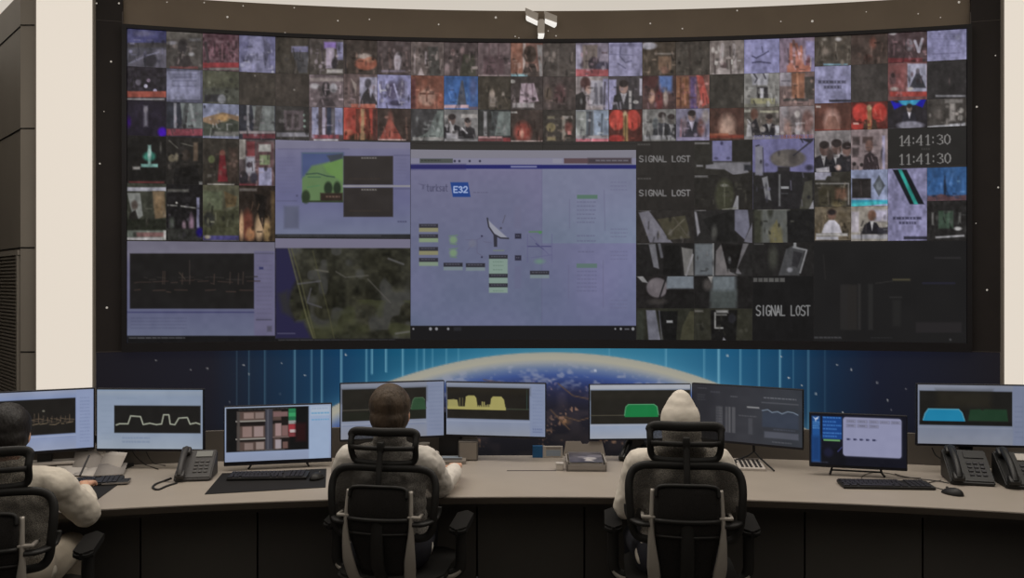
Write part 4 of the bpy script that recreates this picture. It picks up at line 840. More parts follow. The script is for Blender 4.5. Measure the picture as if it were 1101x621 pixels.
# ================================================================== displays on the desk
M['mon'] = mat('black_monitor_plastic', '1b1b22', .45, spec=.35, var=.08, scale=20)
M['mon_back'] = mat('dark_monitor_back', '202024', .55, var=.08, scale=10)
M['stand'] = mat('black_stand', '18181a', .5, spec=.4, var=.05)
M['silver'] = mat('satin_silver', '9b9792', .35, .6, .5, var=.04)
def display(name, label, pL, pR, zt, zb, prog, bg, bez=(.007, .007, .016), group=None, stand='column', step=.004, tilt=0, soft=1.0, foot=None, sx=0, sw=.075):
    # pL, pR: (x, Y) bottom corners in plan; zt, zb: top and bottom heights of the case
    mx, my = (pL[0]+pR[0])/2, (pL[1]+pR[1])/2
    rz = math.atan2(pR[1]-pL[1], pR[0]-pL[0]); w = math.hypot(pR[0]-pL[0], pR[1]-pL[1]); h = zt-zb
    base_z = DZ
    t = thing(name, label, 'monitor', (mx, my, base_z), rz, group)
    q = zb-base_z
    Rt = Matrix.Rotation(-tilt, 3, 'X')
    def place(v): 
        v = Vector(v); return Rt @ Vector((v.x, v.y, v.z))+Vector((0, 0, q))
    bm = bmesh.new(); add_box(bm, (0, .017, h/2), (w, .026, h), None, .004)
    for v in bm.verts: v.co = place(v.co)
    case = obj('case', bm, M['mon'], t)
    bm = bmesh.new(); add_box(bm, (0, .045, h/2), (w*.72, .035, h*.66), None, .012)
    for v in bm.verts: v.co = place(v.co)
    obj('back_cover', bm, M['mon_back'], t)
    x0, x1, z0, z1 = -w/2+bez[0], w/2-bez[0], bez[2], h-bez[1]
    nx, nz = int((x1-x0)/step)+1, int((z1-z0)/step)+1
    gx, gz = np.meshgrid(np.linspace(x0, x1, nx), np.linspace(z1, z0, nz))
    V = np.array([place((a, .0015, b)) for a, b in zip(gx.ravel(), gz.ravel())])
    # picture coordinates: 0..160 across, 0..90 down
    p = Pic((gx.ravel()-x0)/(x1-x0)*160, (z1-gz.ravel())/(z1-z0)*90, bg); p.soft = soft
    prog(p); p.noise(2, 10); p.grade(.86, .96)
    grid_mesh('screen', V, nx, nz, M['screen'], t, p.out())
    if stand == 'column':
        bm = bmesh.new(); add_box(bm, (sx, .075, (q+h*.4)/2+.004), (sw, .03, q+h*.4), None, .005); obj('stand_column', bm, M['stand'], t)
        bm = bmesh.new(); add_prism(bm, rounded(.2, .13, .03, cx=sx, cy=.05), .0005, .012); obj('stand_base', bm, M['stand'], t)
    elif stand == 'wire':
        fx = foot or 0
        bm = bmesh.new()
        add_tube(bm, [(fx-.145, -.05, .0065), (fx-.03, .045, .05), (fx, .06, .075), (fx+.03, .045, .05), (fx+.145, -.08, .0065)], .005, 8)
        add_tube(bm, [(fx, .06, .075), (fx*.5, .06, q+.12)], .008, 8)
        obj('stand_legs', bm, M['stand'], t)
    elif stand == 'aio':
        bm = bmesh.new(); add_tube(bm, [(-w*.28, .03, .006), (-w*.26, .06, .02), (-w*.2, .07, q+.1)], .006, 8); add_tube(bm, [(w*.28, .03, .006), (w*.26, .06, .02), (w*.2, .07, q+.1)], .006, 8)
        add_tube(bm, [(-w*.26, .05, .025), (w*.26, .05, .025)], .005, 8)
        obj('stand_legs', bm, M['stand'], t)
    return t
def pl(x, Y): v = at(x, 400, Y); return (v.x, v.y)
def hz(y, Y): return EYE-(y-HOR)/F*Y
def win(p, top='8f9bb0', body='8694b4', right=None, plot=(0, 10, 130, 62), pcol='1d1b19'):
    p.grad(0, 0, 0, 90, [(0, top), (.12, body), (.7, body), (1, top)])
    p.noise(5, 40)
    if right: p.rect(plot[2]+1, 0, 160, 90, right, 2)
    p.rect(*plot, pcol)
def s1(p):
    win(p, '8e98b4', '7f8fb8', '8896bb', (0, 12, 131, 66))
    rg = random.Random(8)
    for base, c in ((50, '6e5f4a'), (43, '5a4c3c'), (46, '463c34')):
        x = 2
        while x < 127:
            L = rg.uniform(3, 12); p.line([(x, base+rg.uniform(-2, 2)), (x+L, base+rg.uniform(-2, 2))], 1.2, c); x += L+rg.uniform(0, 4)
    for x in range(30, 128, 7): p.line([(x, 48), (x+.6, rg.uniform(30, 42))], 1, '5c4d3e')
    p.ell(80, 30, 2, 1.5, '6a675a'); p.line([(46, 25), (46, 48)], 1.5, '5a564c'); p.greek(138, 12, 154, 84, '6d7ba2', 14, .3, .5, 3); p.greek(6, 70, 60, 86, '6c7da8', 3, .3, .3, 2); p.line([(0, 69), (131, 69)], 1, 'a0aac4')
def s2(p):
    win(p, '94a0b0', '8796ae', None, (26, 24, 157, 66), '1c1b1a')
    P = [(29, 54), (34, 52), (47, 52), (51, 40), (66, 41), (70, 53), (80, 51), (90, 53), (98, 52), (101, 38), (109, 38), (111, 52), (118, 53), (124, 43), (137, 42), (141, 52), (150, 50), (156, 52)]
    p.line(P, 1.8, 'a8ac98', 1.4); p.greek(38, 72, 80, 84, '6f7f9c', 2, .5, .5, 4); p.greek(6, 14, 22, 82, '7e8da6', 8, .3, .25, 5); p.greek(30, 12, 60, 16, '7688a0', 1, .5, .3, 6); p.rect(0, 0, 160, 2, '7f94b0')
def s3(p):
    p.grad(0, 0, 0, 90, [(0, '97a4bc'), (.6, '8fa0c4'), (1, '8793b0')]); p.rect(2, 2, 126, 74, '121213')
    p.rect(18, 7, 97, 71, '1d1817', 3)
    for (a, b, c_, d) in ((18, 8, 60, 24), (18, 32, 60, 53), (18, 58, 60, 72), (71, 8, 84, 24), (71, 30, 84, 52), (72, 54, 82, 72), (84, 33, 95, 52)):
        p.rect(a, b, c_, d, '54423c', 2)
    for (a, b, c_, d, e) in ((28, 10, 43, 20, '8a736c'), (45, 10, 58, 20, '83706a'), (26, 33, 40, 50, '8a706a'), (43, 33, 57, 50, '937d7a'), (29, 60, 42, 71, '806c66'), (46, 59, 58, 71, '8c7a74'), (75, 29, 84, 50, '9a7d7c'), (75, 56, 84, 71, '9c9096'), (85, 33, 94, 50, '7d5b58'), (72, 10, 94, 18, '7a5a5a'), (86, 60, 94, 71, '6b4e48')): p.rect(a, b, c_, d, e, 1.5)
    p.rect(60, 5, 71, 73, '3c3c46', 2); p.rect(63, 6, 65, 72, '55555f', 1.5); p.rect(16, 22.5, 60, 25, '8a847c'); p.rect(16, 52, 60, 54.5, '8c867e'); p.rect(71, 51, 96, 53, '6e5a56'); p.rect(18, 8, 22, 72, '4b4440', 2)
    p.rect(95, 5, 106, 12, '1f7a4a'); p.rect(95, 12, 106, 19, '2f9a5c'); p.rect(95, 19, 106, 25, '1d6a44'); p.rect(95, 25, 106, 31, '8f9490'); p.rect(95, 31, 106, 44, 'a03038', 2); p.rect(97, 40, 106, 45, 'b8a8a8'); p.rect(95, 45, 106, 52, '7a3438'); p.rect(106, 30, 122, 60, '2a1214', 6)
    p.rect(126, 2, 158, 90, '94a8c8', 2); p.rect(129, 3, 158, 18, 'a6b4c8', 2); p.greek(131, 5, 156, 9, '7f93b4', 1, .6, .5, 3); p.greek(130, 13, 157, 16, '4f93c4', 1, .8, .8, 5); p.greek(130, 24, 157, 27, '5b9ac8', 1, .8, .7, 6); p.greek(20, 4, 94, 6, '6b6964', 1, .6, .5, 7); p.greek(22, 72, 90, 74, '77736e', 1, .5, .6, 8)
def s4(p):
    win(p, '868a98', '8089a0', '7c86a2', (2, 9, 132, 61), '201e1a')
    p.grad if False else None
    p.rect(2, 9, 132, 30, '24211c', 8, .6); p.line([(3, 43), (132, 43)], 1.6, '454238'); p.poly([(108, 46), (111, 30), (114, 26), (127, 26), (130, 30), (132, 46)], '2b4a30'); p.line([(108, 44), (111, 30), (114, 26), (127, 26), (130, 30)], 1, '4c6a4c'); p.rect(2, 46, 132, 60, '1e2019')
    p.greek(136, 8, 158, 84, '6a7694', 12, .3, .35, 4); p.line([(0, 66), (132, 66)], .8, '9aa0b2'); p.rect(2, 68, 130, 69, '707b9a')
def s5(p):
    win(p, '868c9c', '7f8aa6', '7d89a8', (1, 8, 135, 62), '201d19')
    p.line([(2, 44), (134, 44)], 1.4, '3d4436'); y = 'a39a55'
    p.poly([(2, 43), (2, 30), (12, 29), (18, 30), (20, 42), (20, 45), (2, 45)], '9a9254'); p.rect(2, 41, 97, 46, y); p.poly([(30, 46), (32, 24), (36, 22), (46, 22), (49, 26), (51, 40), (51, 46)], y); p.poly([(71, 46), (73, 27), (76, 23), (90, 23), (94, 28), (97, 46)], y)
    p.rect(21, 26, 23, 41, '5a5434'); p.rect(26, 26, 27.5, 41, '5a5434'); rg = random.Random(2)
    for x in range(52, 71, 3): p.rect(x, rg.uniform(32, 39), x+1.8, 42, y)
    p.line([(131, 10), (131, 44)], 1, '2f4a44'); p.rect(1, 8, 135, 18, '2a251c', 8, .5)
    p.greek(140, 10, 156, 84, '67749a', 12, .3, .35, 9); p.line([(0, 66), (135, 66)], 1, '99a2b8'); p.greek(140, 76, 156, 86, '56638c', 2, .5, .6, 11)
def s6(p):
    win(p, '9aa0ae', '8a9ab8', None, (1, 9, 160, 66), '211f1b'); p.rect(0, 0, 160, 7, 'a4a8b2', 1); p.rect(0, 66, 160, 69, '9aa2b4')
    p.line([(1, 51), (160, 51)], 1.4, '4a463a'); p.rect(1, 10, 160, 24, '292620', 8, .6); p.poly([(55, 54), (57, 37), (61, 33), (102, 33), (107, 37), (109, 54)], '0f7a3c'); p.line([(55, 51), (57, 37), (61, 33), (102, 33), (107, 37), (109, 50)], 1.4, '4f9a6a')
def s7(p):
    p.grad(0, 0, 160, 0, [(0, '2a2a30'), (.5, '34353c'), (1, '32363e')]); p.noise(3, 20)
    p.greek(8, 5, 22, 9, '4c4d54', 1, .6, .6, 3); p.greek(28, 10, 42, 14, '50515a', 1, .6, .6, 4); p.greek(8, 16, 20, 28, '484950', 3, .5, .5, 5); p.greek(58, 16, 68, 18, '6a6b72', 1, .8, .7, 6); p.greek(106, 14, 152, 17, '6a6c74', 1, .8, .7, 7)
    for x, w, c in ((36, 4, '4a4a50'), (40, 6, '55555a'), (50, 4, '505055'), (55, 3, '606064'), (60, 5, '56565b')): p.rect(x, 34, x+w, 76, c, 1.5, .8)
    p.greek(36, 34, 46, 74, '33343a', 9, .4, .7, 9); p.rect(82, 31, 100, 33.5, '7d7d80'); p.greek(70, 46, 96, 48, '55565c', 1, .8, .8, 10); p.rect(84, 50, 90, 76, '43444b', 2)
    p.rect(103, 22, 155, 24, '4a4c54'); p.rect(104, 37, 155, 62, '343c4c', 3); p.line([(104, 36), (112, 34), (118, 38), (126, 36), (132, 39), (140, 35), (148, 36), (154, 39)], 1.6, '6c7a8c'); p.rect(107, 69, 155, 79, '4d505c', 2); p.greek(120, 64, 150, 67, '4a5060', 1, .6, .6, 12); p.greek(118, 84, 146, 87, '5c5e66', 1, .7, .6, 13)
def s8(p):
    p.c[:] = srgb('12131f'); p.rect(0, 60, 60, 90, '0f1018', 3)
    p.rect(2, 4, 16, 86, '1a4f96', 3); p.rect(2, 40, 16, 84, '133a74', 8); p.greek(3.5, 14, 15, 28, '5c9ad8', 4, .5, .8, 3)
    p.poly([(3, 5), (8, 8), (8.5, 7.5), (14, 4.5), (12, 9), (9.5, 10), (9, 14), (8, 14), (7.5, 10)], 'b8c8e0')
    p.rect(20, 4, 53, 44, '12408a', 2)
    for i, y in enumerate((5, 12, 18.5, 25, 32.5, 38)): p.greek(21, y, 52 if i % 2 == 0 else 44, y+2.6, '3f7fd0', 1, .9, .8, 20+i)
    p.rect(22, 44.5, 50, 47.5, '5f9a5c'); p.line([(46, 66), (53, 58)], 1.5, '3a3f7a'); p.ell(30, 68, 8, 8, '1a1c34', 6)
    X, Y = p.X, p.Y
    cx, cy, hw, hh, r = 103.5, 38.5, 48.5, 34.5, 5
    d = np.hypot(np.maximum(np.abs(X-cx)-hw+r, 0), np.maximum(np.abs(Y-cy)-hh+r, 0))-r
    p.mix(p.cov(d, 1.2), '8e8fb0'); p.mix(p.cov(d+3, 14)*.4, '868cb2')
    for x in (60, 79, 98, 116, 134): p.rect(x, 8, x+16.5, 14, '6a6a88', 1, .9); p.rect(x+.8, 9, x+15.7, 13, '84859f'); p.greek(x+3, 10, x+13, 12.2, '55566f', 1, .8, .7, x)
    for x in (60, 79, 98): p.rect(x, 16, x+16.5, 22, '6a6a88', 1, .9); p.rect(x+.8, 17, x+15.7, 21, '84859f'); p.greek(x+3, 18, x+13, 20.2, '55566f', 1, .8, .7, x+1)
    for x in (61, 72, 82.5, 93, 104): p.rect(x, 41.5, x+5, 45, '3a3d5e'); p.rect(x+5, 42.5, x+7, 44, '55587a')
    p.greek(4, 85, 30, 87, '4c4f66', 1, .7, .6, 4)
def s9(p):
    win(p, '7f8494', '737c92', '747d98', (2.5, 9, 142, 61), '1d1c1a'); p.rect(30, 9, 110, 34, '2a261d', 12, .7)
    p.poly([(8, 55), (11, 44), (16, 37), (62, 37), (67, 42), (71, 55)], '1380ac'); p.line([(8, 54), (11, 44), (16, 37), (62, 37), (67, 42), (71, 54)], 1.4, '4f9ab4'); p.poly([(76, 54), (79, 37), (94, 36), (98, 38), (101, 36), (134, 36), (136, 54)], '1d3a26', 2)
    p.rect(2.5, 55, 142, 61, '171716'); p.line([(0, 65), (142, 65)], .8, '8c92a2'); p.greek(146, 30, 158, 84, '5f6a86', 7, .3, .4, 6)
PAIR = 'displays along the back of the control desk'
m1 = display('monitor', 'leftmost monitor with a noisy dark spectrum plot, half hidden by a dark haired person', pl(-11, 4.55), pl(102, 4.76), hz(417, 4.74), hz(484, 4.74), s1, '8e98b4', group=PAIR)
m2 = display('monitor', 'second monitor from the left, white step shaped trace on black', pl(103, 4.77), pl(219, 4.75), hz(417.5, 4.76), hz(485.3, 4.76), s2, '8e98b4', group=PAIR, sx=-.235, sw=.06)
m3 = display('monitor', 'low all in one screen showing shelves of red and white boxes', pl(240.5, 4.70), pl(357, 4.83), hz(435, 4.76), hz(499, 4.76), s3, '8e98b4', (.006, .006, .024), PAIR, 'aio')
m4 = display('monitor', 'monitor with a dark plot right behind the brown haired head', pl(365.5, 4.86), pl(478, 5.01), hz(409.8, 4.95), hz(472, 4.95), s4, '868a98', (.005, .006, .014), PAIR)
m5 = display('monitor', 'monitor with a yellow block spectrum on a black plot', pl(479, 5.01), pl(587, 4.92), hz(410.8, 4.96), hz(470.3, 4.96), s5, '868a98', (.005, .006, .012), PAIR, sx=-.288, sw=.14)
m6 = display('monitor', 'monitor with one bright green block on black, left of the white hood', pl(633.5, 4.95), pl(743, 4.98), hz(412.8, 4.96), hz(473, 4.96), s6, '868a98', (.005, .004, .010), PAIR)
m7 = display('monitor', 'dim dark grey monitor to the right of the white hood', pl(743.5, 5.02), pl(863.5, 4.70), hz(415, 4.85), hz(478.5, 4.85), s7, '34353c', (.005, .006, .014), PAIR, 'wire', foot=.035)
m8 = display('monitor', 'low all in one screen with a blue menu and a pale rounded window', pl(870.5, 4.62), pl(976, 4.50), hz(445, 4.56), hz(504, 4.56), s8, '12131f', (.006, .006, .016), PAIR, 'aio')
m9 = display('monitor', 'rightmost monitor with a bright blue block beside a dim green one', pl(985.5, 4.67), pl(1103, 4.60), hz(413, 4.63), hz(480.5, 4.63), s9, '7f8494', (.007, .006, .014), PAIR)
# ================================================================== things on the desk
M['black_plastic'] = mat('black_plastic', '1a1919', .5, spec=.4, var=.1, scale=30)
M['key'] = mat('dark_keycaps', '26252a', .5, spec=.4, var=.1, scale=40)
M['phone_grey'] = mat('charcoal_phone_plastic', '3a3838', .5, spec=.4, var=.06)
M['phone_dark'] = mat('black_phone_plastic', '161616', .45, spec=.45, var=.06)
M['lcd'] = mat('grey_phone_display', '6f706c', .3, spec=.5, var=.04)
M['button'] = mat('grey_buttons', '4c4a49', .6, var=.05)
M['paper'] = mat('white_paper', 'b3aca5', .8, spec=.2, var=.04)
M['paper2'] = mat('grey_paper', '8a847f', .8, spec=.2, var=.05)
M['mat'] = mat('black_desk_mat', '1f1e1f', .75, spec=.2, var=.08)
M['cable'] = mat('black_cable', '201e1d', .5)
M['cable_grey'] = mat('grey_cable', '55504b', .5)
M['white_plastic'] = mat('white_plastic', 'b5afa8', .45, var=.03)
M['blue_card'] = mat('blue_card', '1d5b8c', .5, var=.05)
M['pale_card'] = mat('pale_blue_card', '8f9aa6', .55, var=.05)
M['box_grey'] = mat('grey_carton', '7d756d', .7, var=.05)
M['ink'] = mat('dark_ink', '2f2d2e', .6)

def keyboard(label, px, py, rz, w=.43, d=.13, z=DZ, group=None):
    t = thing('keyboard', label, 'keyboard', on_z(px, py, z+.01).xy.to_3d()+Vector((0, 0, z)), rz, group)
    bm = bmesh.new(); add_box(bm, (0, 0, .011), (w, d, .016), Matrix.Rotation(math.radians(3), 3, 'X'), .004); obj('base', bm, M['black_plastic'], t)
    bm = bmesh.new()
    rows = 5; Rk = Matrix.Rotation(math.radians(3), 3, 'X')
    for r in range(rows):
        y = -d*.38+r*d*.19
        if r == 0: xs = [(-.46, .06), (-.38, .06), (-.14, .36), (.09, .06), (.17, .06)]
        else: xs = [(-.465+j*.051+(r % 2)*.01, .043) for j in range(13)]
        xs += [(.26+j*.055, .045) for j in range(4)]
        for fx, fw in xs:
            v = Rk @ Vector((fx*w, y, .0215)); add_box(bm, v, (fw*w, d*.155, .006), Rk)
    obj('keys', bm, M['key'], t); return t
def mouse(label, px, py, rz, z=DZ, m='black_plastic'):
    t = thing('computer_mouse', label, 'mouse', on_z(px, py, z+.015).xy.to_3d()+Vector((0, 0, z)), rz)
    bm = bmesh.new(); bmesh.ops.create_uvsphere(bm, u_segments=20, v_segments=12, radius=1)
    for v in bm.verts:
        x, y, zz = v.co; v.co = (x*.032*(1-.12*y), y*.056, max(0, zz)*.034*(1-.25*y)+.001)
    obj('shell', bm, M[m], t, smooth=True)
    bm = bmesh.new(); add_lathe(bm, [(0, -.003), (.007, -.003), (.007, .003), (0, .003)], (0, .026, .029), 12, Matrix.Rotation(PI/2, 3, 'Y')); obj('scroll_wheel', bm, M['button'], t)
    return t
def cable(label, pts, r=.0028, m='cable', name='cable', group=None):
    o = tube(name, smooth_path(pts, 8), r, M[m], None, segs=8); tag(o, label, 'cable', group); return o
def dz(x, y, z=DZ+.004): return on_z(x, y, z)

def desk_phone(label, px, py, rz, body, z=DZ, group=None, display_='lcd', scale=1.0):
    t = thing('desk_phone', label, 'telephone', on_z(px, py, z).xy.to_3d()+Vector((0, 0, z)), rz, group)
    s = scale
    # wedge body: low front, tall back; x across .19, y depth .19
    bm = bmesh.new()
    prof = [(-.10, .0), (-.10, .02), (.075, .135), (.095, .13), (.095, 0)]
    add_prism(bm, [(a*s, b*s) for a, b in prof], -.095*s, .095*s, lambda a, b, x: (x, a, b))
    bmesh.ops.bevel(bm, geom=[e for e in bm.edges], offset=.006*s, segments=2, affect='EDGES')
    obj('body', bm, M[body], t)
    sl = math.atan2(.115, .175); Rp = Matrix.Rotation(sl, 3, 'X')
    def face(u, v, h=.0): # u across, v up the slope from the front
        return Vector((u*s, (-.10+v*math.cos(sl))*s-h*math.sin(sl), (.02+v*math.sin(sl))*s+h*math.cos(sl)))
    bm = bmesh.new(); add_box(bm, face(.035, .175, .002), (.085*s, .042*s, .006), Rp); obj('display', bm, M[display_], t)
    for r in range(4):
        for c in range(3):
            bm = bmesh.new(); add_box(bm, face(.005+c*.028, .045+r*.025, .002), (.02*s, .014*s, .007), Rp, .002); obj('button', bm, M['button' if body == 'phone_grey' else 'key'], t)
    # handset lying in its cradle on the left
    bm = bmesh.new(); P = [face(-.062, v, h*s) for v, h in ((.0, .022), (.03, .034), (.10, .043), (.17, .034), (.2, .022))]
    add_tube(bm, smooth_path(P, 5), [(.02*s, .013*s)]*21, 12, up=(1, 0, 0)) if False else add_tube(bm, smooth_path(P, 5), .0155*s, 12)
    for v in (.012, .188):
        vs = add_box(bm, face(-.062, v, .016*s), (.052*s, .05*s, .03*s), Rp, .012*s)
    obj('handset', bm, M[body], t, auto=40)
    return t
# -- left desk phone with its cord looping forward
ph1 = desk_phone('charcoal desk phone between the second monitor and the low all in one screen', 211, 513, math.radians(8), 'phone_grey', scale=1.0)
cable('black coiled phone cord looping on the desk left of the charcoal phone', [dz(190, 519), dz(180, 522), dz(170, 526), dz(164.5, 524), dz(167, 520.5), dz(176, 517), dz(184, 514, DZ+.02)], .006, name='phone_cord')
ph2 = desk_phone('black desk phone under the rightmost monitor, handset on its left', 1040, 517, math.radians(-14), 'phone_dark', scale=1.12, group=None, display_='phone_dark')
ph3 = desk_phone('black desk phone with a pale display cut off by the right edge of the photo', 1098, 521, math.radians(-12), 'phone_dark', scale=1.15, display_='white_plastic')
ph4 = desk_phone('black desk phone half hidden behind the left shoulder of the white hooded person', 683, 494, math.radians(-30), 'phone_dark', scale=.8, display_='phone_dark')
# -- left seat
k1 = keyboard('black keyboard on the mat in front of the leftmost seated person', 84, 519, math.radians(16))
def flat_mat(label, corners, h=.003):
    P = [on_z(x, y, DZ+.002) for x, y in corners]; c = sum(P, Vector())/4
    bm = bmesh.new(); add_prism(bm, [((p-c).x, (p-c).y) for p in P], .0005, h)
    o = obj('desk_mat', bm, M['mat']); o.location = (c.x, c.y, DZ); tag(o, label, 'desk mat'); return o
flat_mat('black desk mat beside the hand of the leftmost person', [(64, 522), (136, 514), (103, 538), (30, 543)])
flat_mat('wide black desk mat under the keyboard of the low all in one screen', [(239, 508.5), (351, 503.5), (350, 523.5), (220, 531)])
k2 = keyboard('black keyboard on the wide mat below the shelves screen', 289, 511.5, math.radians(4), .42, .12, DZ+.003)
mouse('black mouse on the wide mat right of the keyboard', 341, 511.5, math.radians(-20), DZ+.003)
k3 = keyboard('long black keyboard below the blue menu screen on the right', 952, 521, math.radians(-4), .46, .125)
mouse('black mouse right of the long keyboard, in front of a black phone', 1024, 528, math.radians(35))
cable('thin black cable from the right hand mouse back to the phone', [dz(1014, 526), dz(1004, 523), dz(998, 519), dz(1012, 516)], .0022)
cable('grey cable behind the long keyboard, under the blue menu screen', [dz(925, 518), dz(928, 511), dz(940, 507.5), dz(958, 509), dz(972, 513), dz(990, 513.5)], .0022, 'cable_grey')
cable('black cable running right from under the blue menu screen', [dz(962, 509), dz(972, 512), dz(988, 514.5), dz(1006, 516.5), dz(1020, 519)], .0025)
cable('black cables hanging behind the second monitor from the left', [at(141, 482, 4.83), at(146, 490, 4.80), dz(156, 499), dz(170, 504)], .003)
cable('thin black cable hanging under the middle of the second monitor', [at(156, 482, 4.83), at(160, 491, 4.80), dz(166, 498), dz(178, 500)], .0025)
cable('black cable drooping below the rightmost monitor', [at(1002, 481, 4.72), at(1006, 489, 4.70), at(1014, 495, 4.68), dz(1018, 507)], .004)
# papers and pen by the left seat
def sheet(bm, c, w, d, rz, tilt=0, curl=0.0, z0=0):
    n = 6; R = Matrix.Rotation(rz, 3, 'Z') @ Matrix.Rotation(tilt, 3, 'X'); rows = []
    for i in range(n+1):
        y = -d/2+d*i/n; zc = curl*(i/n)**2
        rows.append([bm.verts.new(R @ Vector((x, y, zc))+Vector(c)) for x in (-w/2, 0, w/2)])
    for a, b in zip(rows, rows[1:]):
        for k in range(2): bm.faces.new((a[k], a[k+1], b[k+1], b[k]))
pp = thing('paper_stack', 'messy stack of grey white papers standing by the hand of the leftmost person', 'papers', dz(98, 508, DZ))
for i, (ox, oy, oz, rr, tl, ml) in enumerate(((0, .12, .075, .1, 1.15, 'paper2'), (.02, .10, .065, -.06, 1.05, 'paper'), (-.05, .06, .045, .25, .7, 'paper2'), (.09, .05, .04, -.3, .85, 'paper'), (.12, -.02, .02, .3, .12, 'paper2'), (.02, -.02, .012, -.2, .05, 'paper'), (-.1, -.01, .018, .5, .15, 'paper'))):
    bm = bmesh.new(); sheet(bm, (ox, oy, oz), .15, .14 if i < 4 else .17, rr, tl, .01); o = obj('sheet', bm, M[ml], pp, smooth=True)
    o.modifiers.new('thick', 'SOLIDIFY').thickness = .0012
pen = tube('pen', [at(96, 489, 4.52), at(86, 511, 4.40)], .005, M['ink'], None, segs=8); tag(pen, 'dark pen leaning on the papers by the leftmost person', 'pen')
nb = thing('notebook', 'dark notebook lying at the right of the mat near the leftmost hand', 'notebook', dz(125, 519, DZ+.003), .25)
box('cover', (0, 0, .008), (.13, .09, .012), M['black_plastic'], nb, bevel=.002); box('pages', (.002, -.002, .0085), (.128, .09, .008), M['paper2'], nb)
fl = thing('folder', 'brown grey folders lying behind the leftmost person under the first monitor', 'folder', dz(48, 503, DZ), .2)
for i, ml in enumerate(('box_grey', 'paper2', 'box_grey', 'paper')): box('sheet', (.02*i, -.012*i, .008+.014*i), (.30-.02*i, .2, .011), M[ml], fl, Matrix.Rotation(.06*(i-1), 3, 'Z'))
# middle: notepad, cup, papers by the second person's hand
tray = thing('card_terminal', 'pale grey flat handset tray beyond the hand of the brown haired person', 'device', on_z(486, 496, DZ).xy.to_3d()+Vector((0, 0, DZ)), .05)
bm = bmesh.new(); add_prism(bm, rounded(.165, .17, .02), 0, .02); obj('tray', bm, M['box_grey'], tray); box('screen', (0, .03, .021), (.12, .06, .003), M['pale_card'], tray); box('keys', (0, -.03, .021), (.12, .05, .003), M['button'], tray)
cup = thing('paper_cup', 'small white paper cup behind the right shoulder of the brown haired person', 'cup', on_z(455.5, 492, DZ).xy.to_3d()+Vector((0, 0, DZ)))
bm = bmesh.new(); add_lathe(bm, [(0, .0), (.026, 0), (.036, .088), (.038, .09), (.036, .086), (.026, .006), (0, .006)], segs=24); obj('cup', bm, M['paper'], cup, auto=50)
nap = thing('paper_pad', 'small white note block beside the paper cup', 'note block', on_z(466, 496, DZ).xy.to_3d()+Vector((0, 0, DZ)), .3)
box('pad', (0, 0, .03), (.06, .06, .06), M['paper'], nap, bevel=.003)
gb = thing('speaker_box', 'grey box standing under the yellow spectrum monitor', 'box', on_z(503.5, 494, DZ).xy.to_3d()+Vector((0, 0, DZ)), .03)
box('body', (0, 0, .058), (.117, .07, .115), M['upstand'], gb, bevel=.004); box('face', (0, -.036, .058), (.1, .003, .098), M['box_grey'], gb)
# blue and white card holder
ch_ = thing('leaflet_holder', 'small blue and white leaflet holder standing at the back edge of the desk', 'leaflet holder', on_z(589, 491.5, DZ).xy.to_3d()+Vector((0, 0, DZ)))
box('blue_leaflet', (-.062, 0, .036), (.062, .02, .072), M['blue_card'], ch_, bevel=.002); box('white_card', (.03, 0, .035), (.122, .012, .07), M['paper'], ch_, bevel=.002)
box('blue_band', (.034, -.0065, .028), (.088, .002, .036), M['pale_card'], ch_)
box('header', (.034, -.0065, .058), (.088, .002, .012), M['paper2'], ch_)
# open box with papers
ob = thing('open_box', 'open shallow grey box holding a printed magazine, in the middle of the desk', 'box', on_z(631.5, 507, DZ).xy.to_3d()+Vector((0, .12, DZ)), -.03)
W_, D_ = .225, .24
bm = bmesh.new(); add_box(bm, (0, 0, .006), (W_, D_, .012)); 
for s in (-1, 1): add_box(bm, (s*(W_/2-.004), 0, .03), (.008, D_, .05))
add_box(bm, (0, -D_/2+.004, .02), (W_, .008, .035)); add_box(bm, (0, D_/2-.004, .03), (W_, .008, .05))
obj('tray', bm, M['paper2'], ob)
bm = bmesh.new(); add_prism(bm, [(-W_/2-.012, 0), (W_/2+.014, 0), (W_/2-.004, .085), (.035, .085), (.02, .07), (-.01, .07), (-.02, .085), (-W_/2+.006, .085)], 0, .006, lambda x, y, z: (x, D_/2+.01+z+y*.25, .035+y)); obj('lid', bm, M['box_grey'], ob)
mg = grid = None
nx, ny = 40, 34; gx, gy = np.meshgrid(np.linspace(-.095, .095, nx), np.linspace(.1, -.1, ny))
V = np.stack([gx, gy, np.full_like(gx, .05)+(gy+.1)*.09], -1).reshape(-1, 3)
pm = Pic((gx.ravel()+.095)/.19*100, (.1-gy.ravel())/.2*100, '4a4850'); pm.soft = 4
pm.noise(14, 20); pm.ell(62, 62, 20, 14, 'a8a4a6'); pm.ell(80, 40, 26, 14, '6d6a74'); pm.ell(40, 50, 14, 10, '77747c'); pm.poly([(55, 60), (75, 90), (45, 88)], 'b5b0ae'); pm.rect(0, 0, 100, 8, '6a6668')
m_, nt_, b_ = new_mat('printed_page'); a_ = nt_.nodes.new('ShaderNodeAttribute'); a_.attribute_name = 'picture'; nt_.links.new(a_.outputs['Color'], b_.inputs['Base Color']); b_.inputs['Roughness'].default_value = .35
M['page'] = m_
magz = thing('magazine', 'magazine with a blurred grey picture lying in the open box', 'magazine', ob.location, -.03)
grid_mesh('cover', V, nx, ny, M['page'], magz, pm.out())
bm = bmesh.new(); add_box(bm, (0, 0, .0465), (.19, .2, .006), Matrix.Rotation(math.atan(.09), 3, 'X')); obj('pages', bm, M['paper'], magz)
for v in bpy.data.objects[magz.children[-1].name].data.vertices: v.co.z += .003
wc = thing('white_box', 'tiny white box at the left corner of the open box', 'box', on_z(602, 505.5, DZ).xy.to_3d()+Vector((0, .02, DZ)))
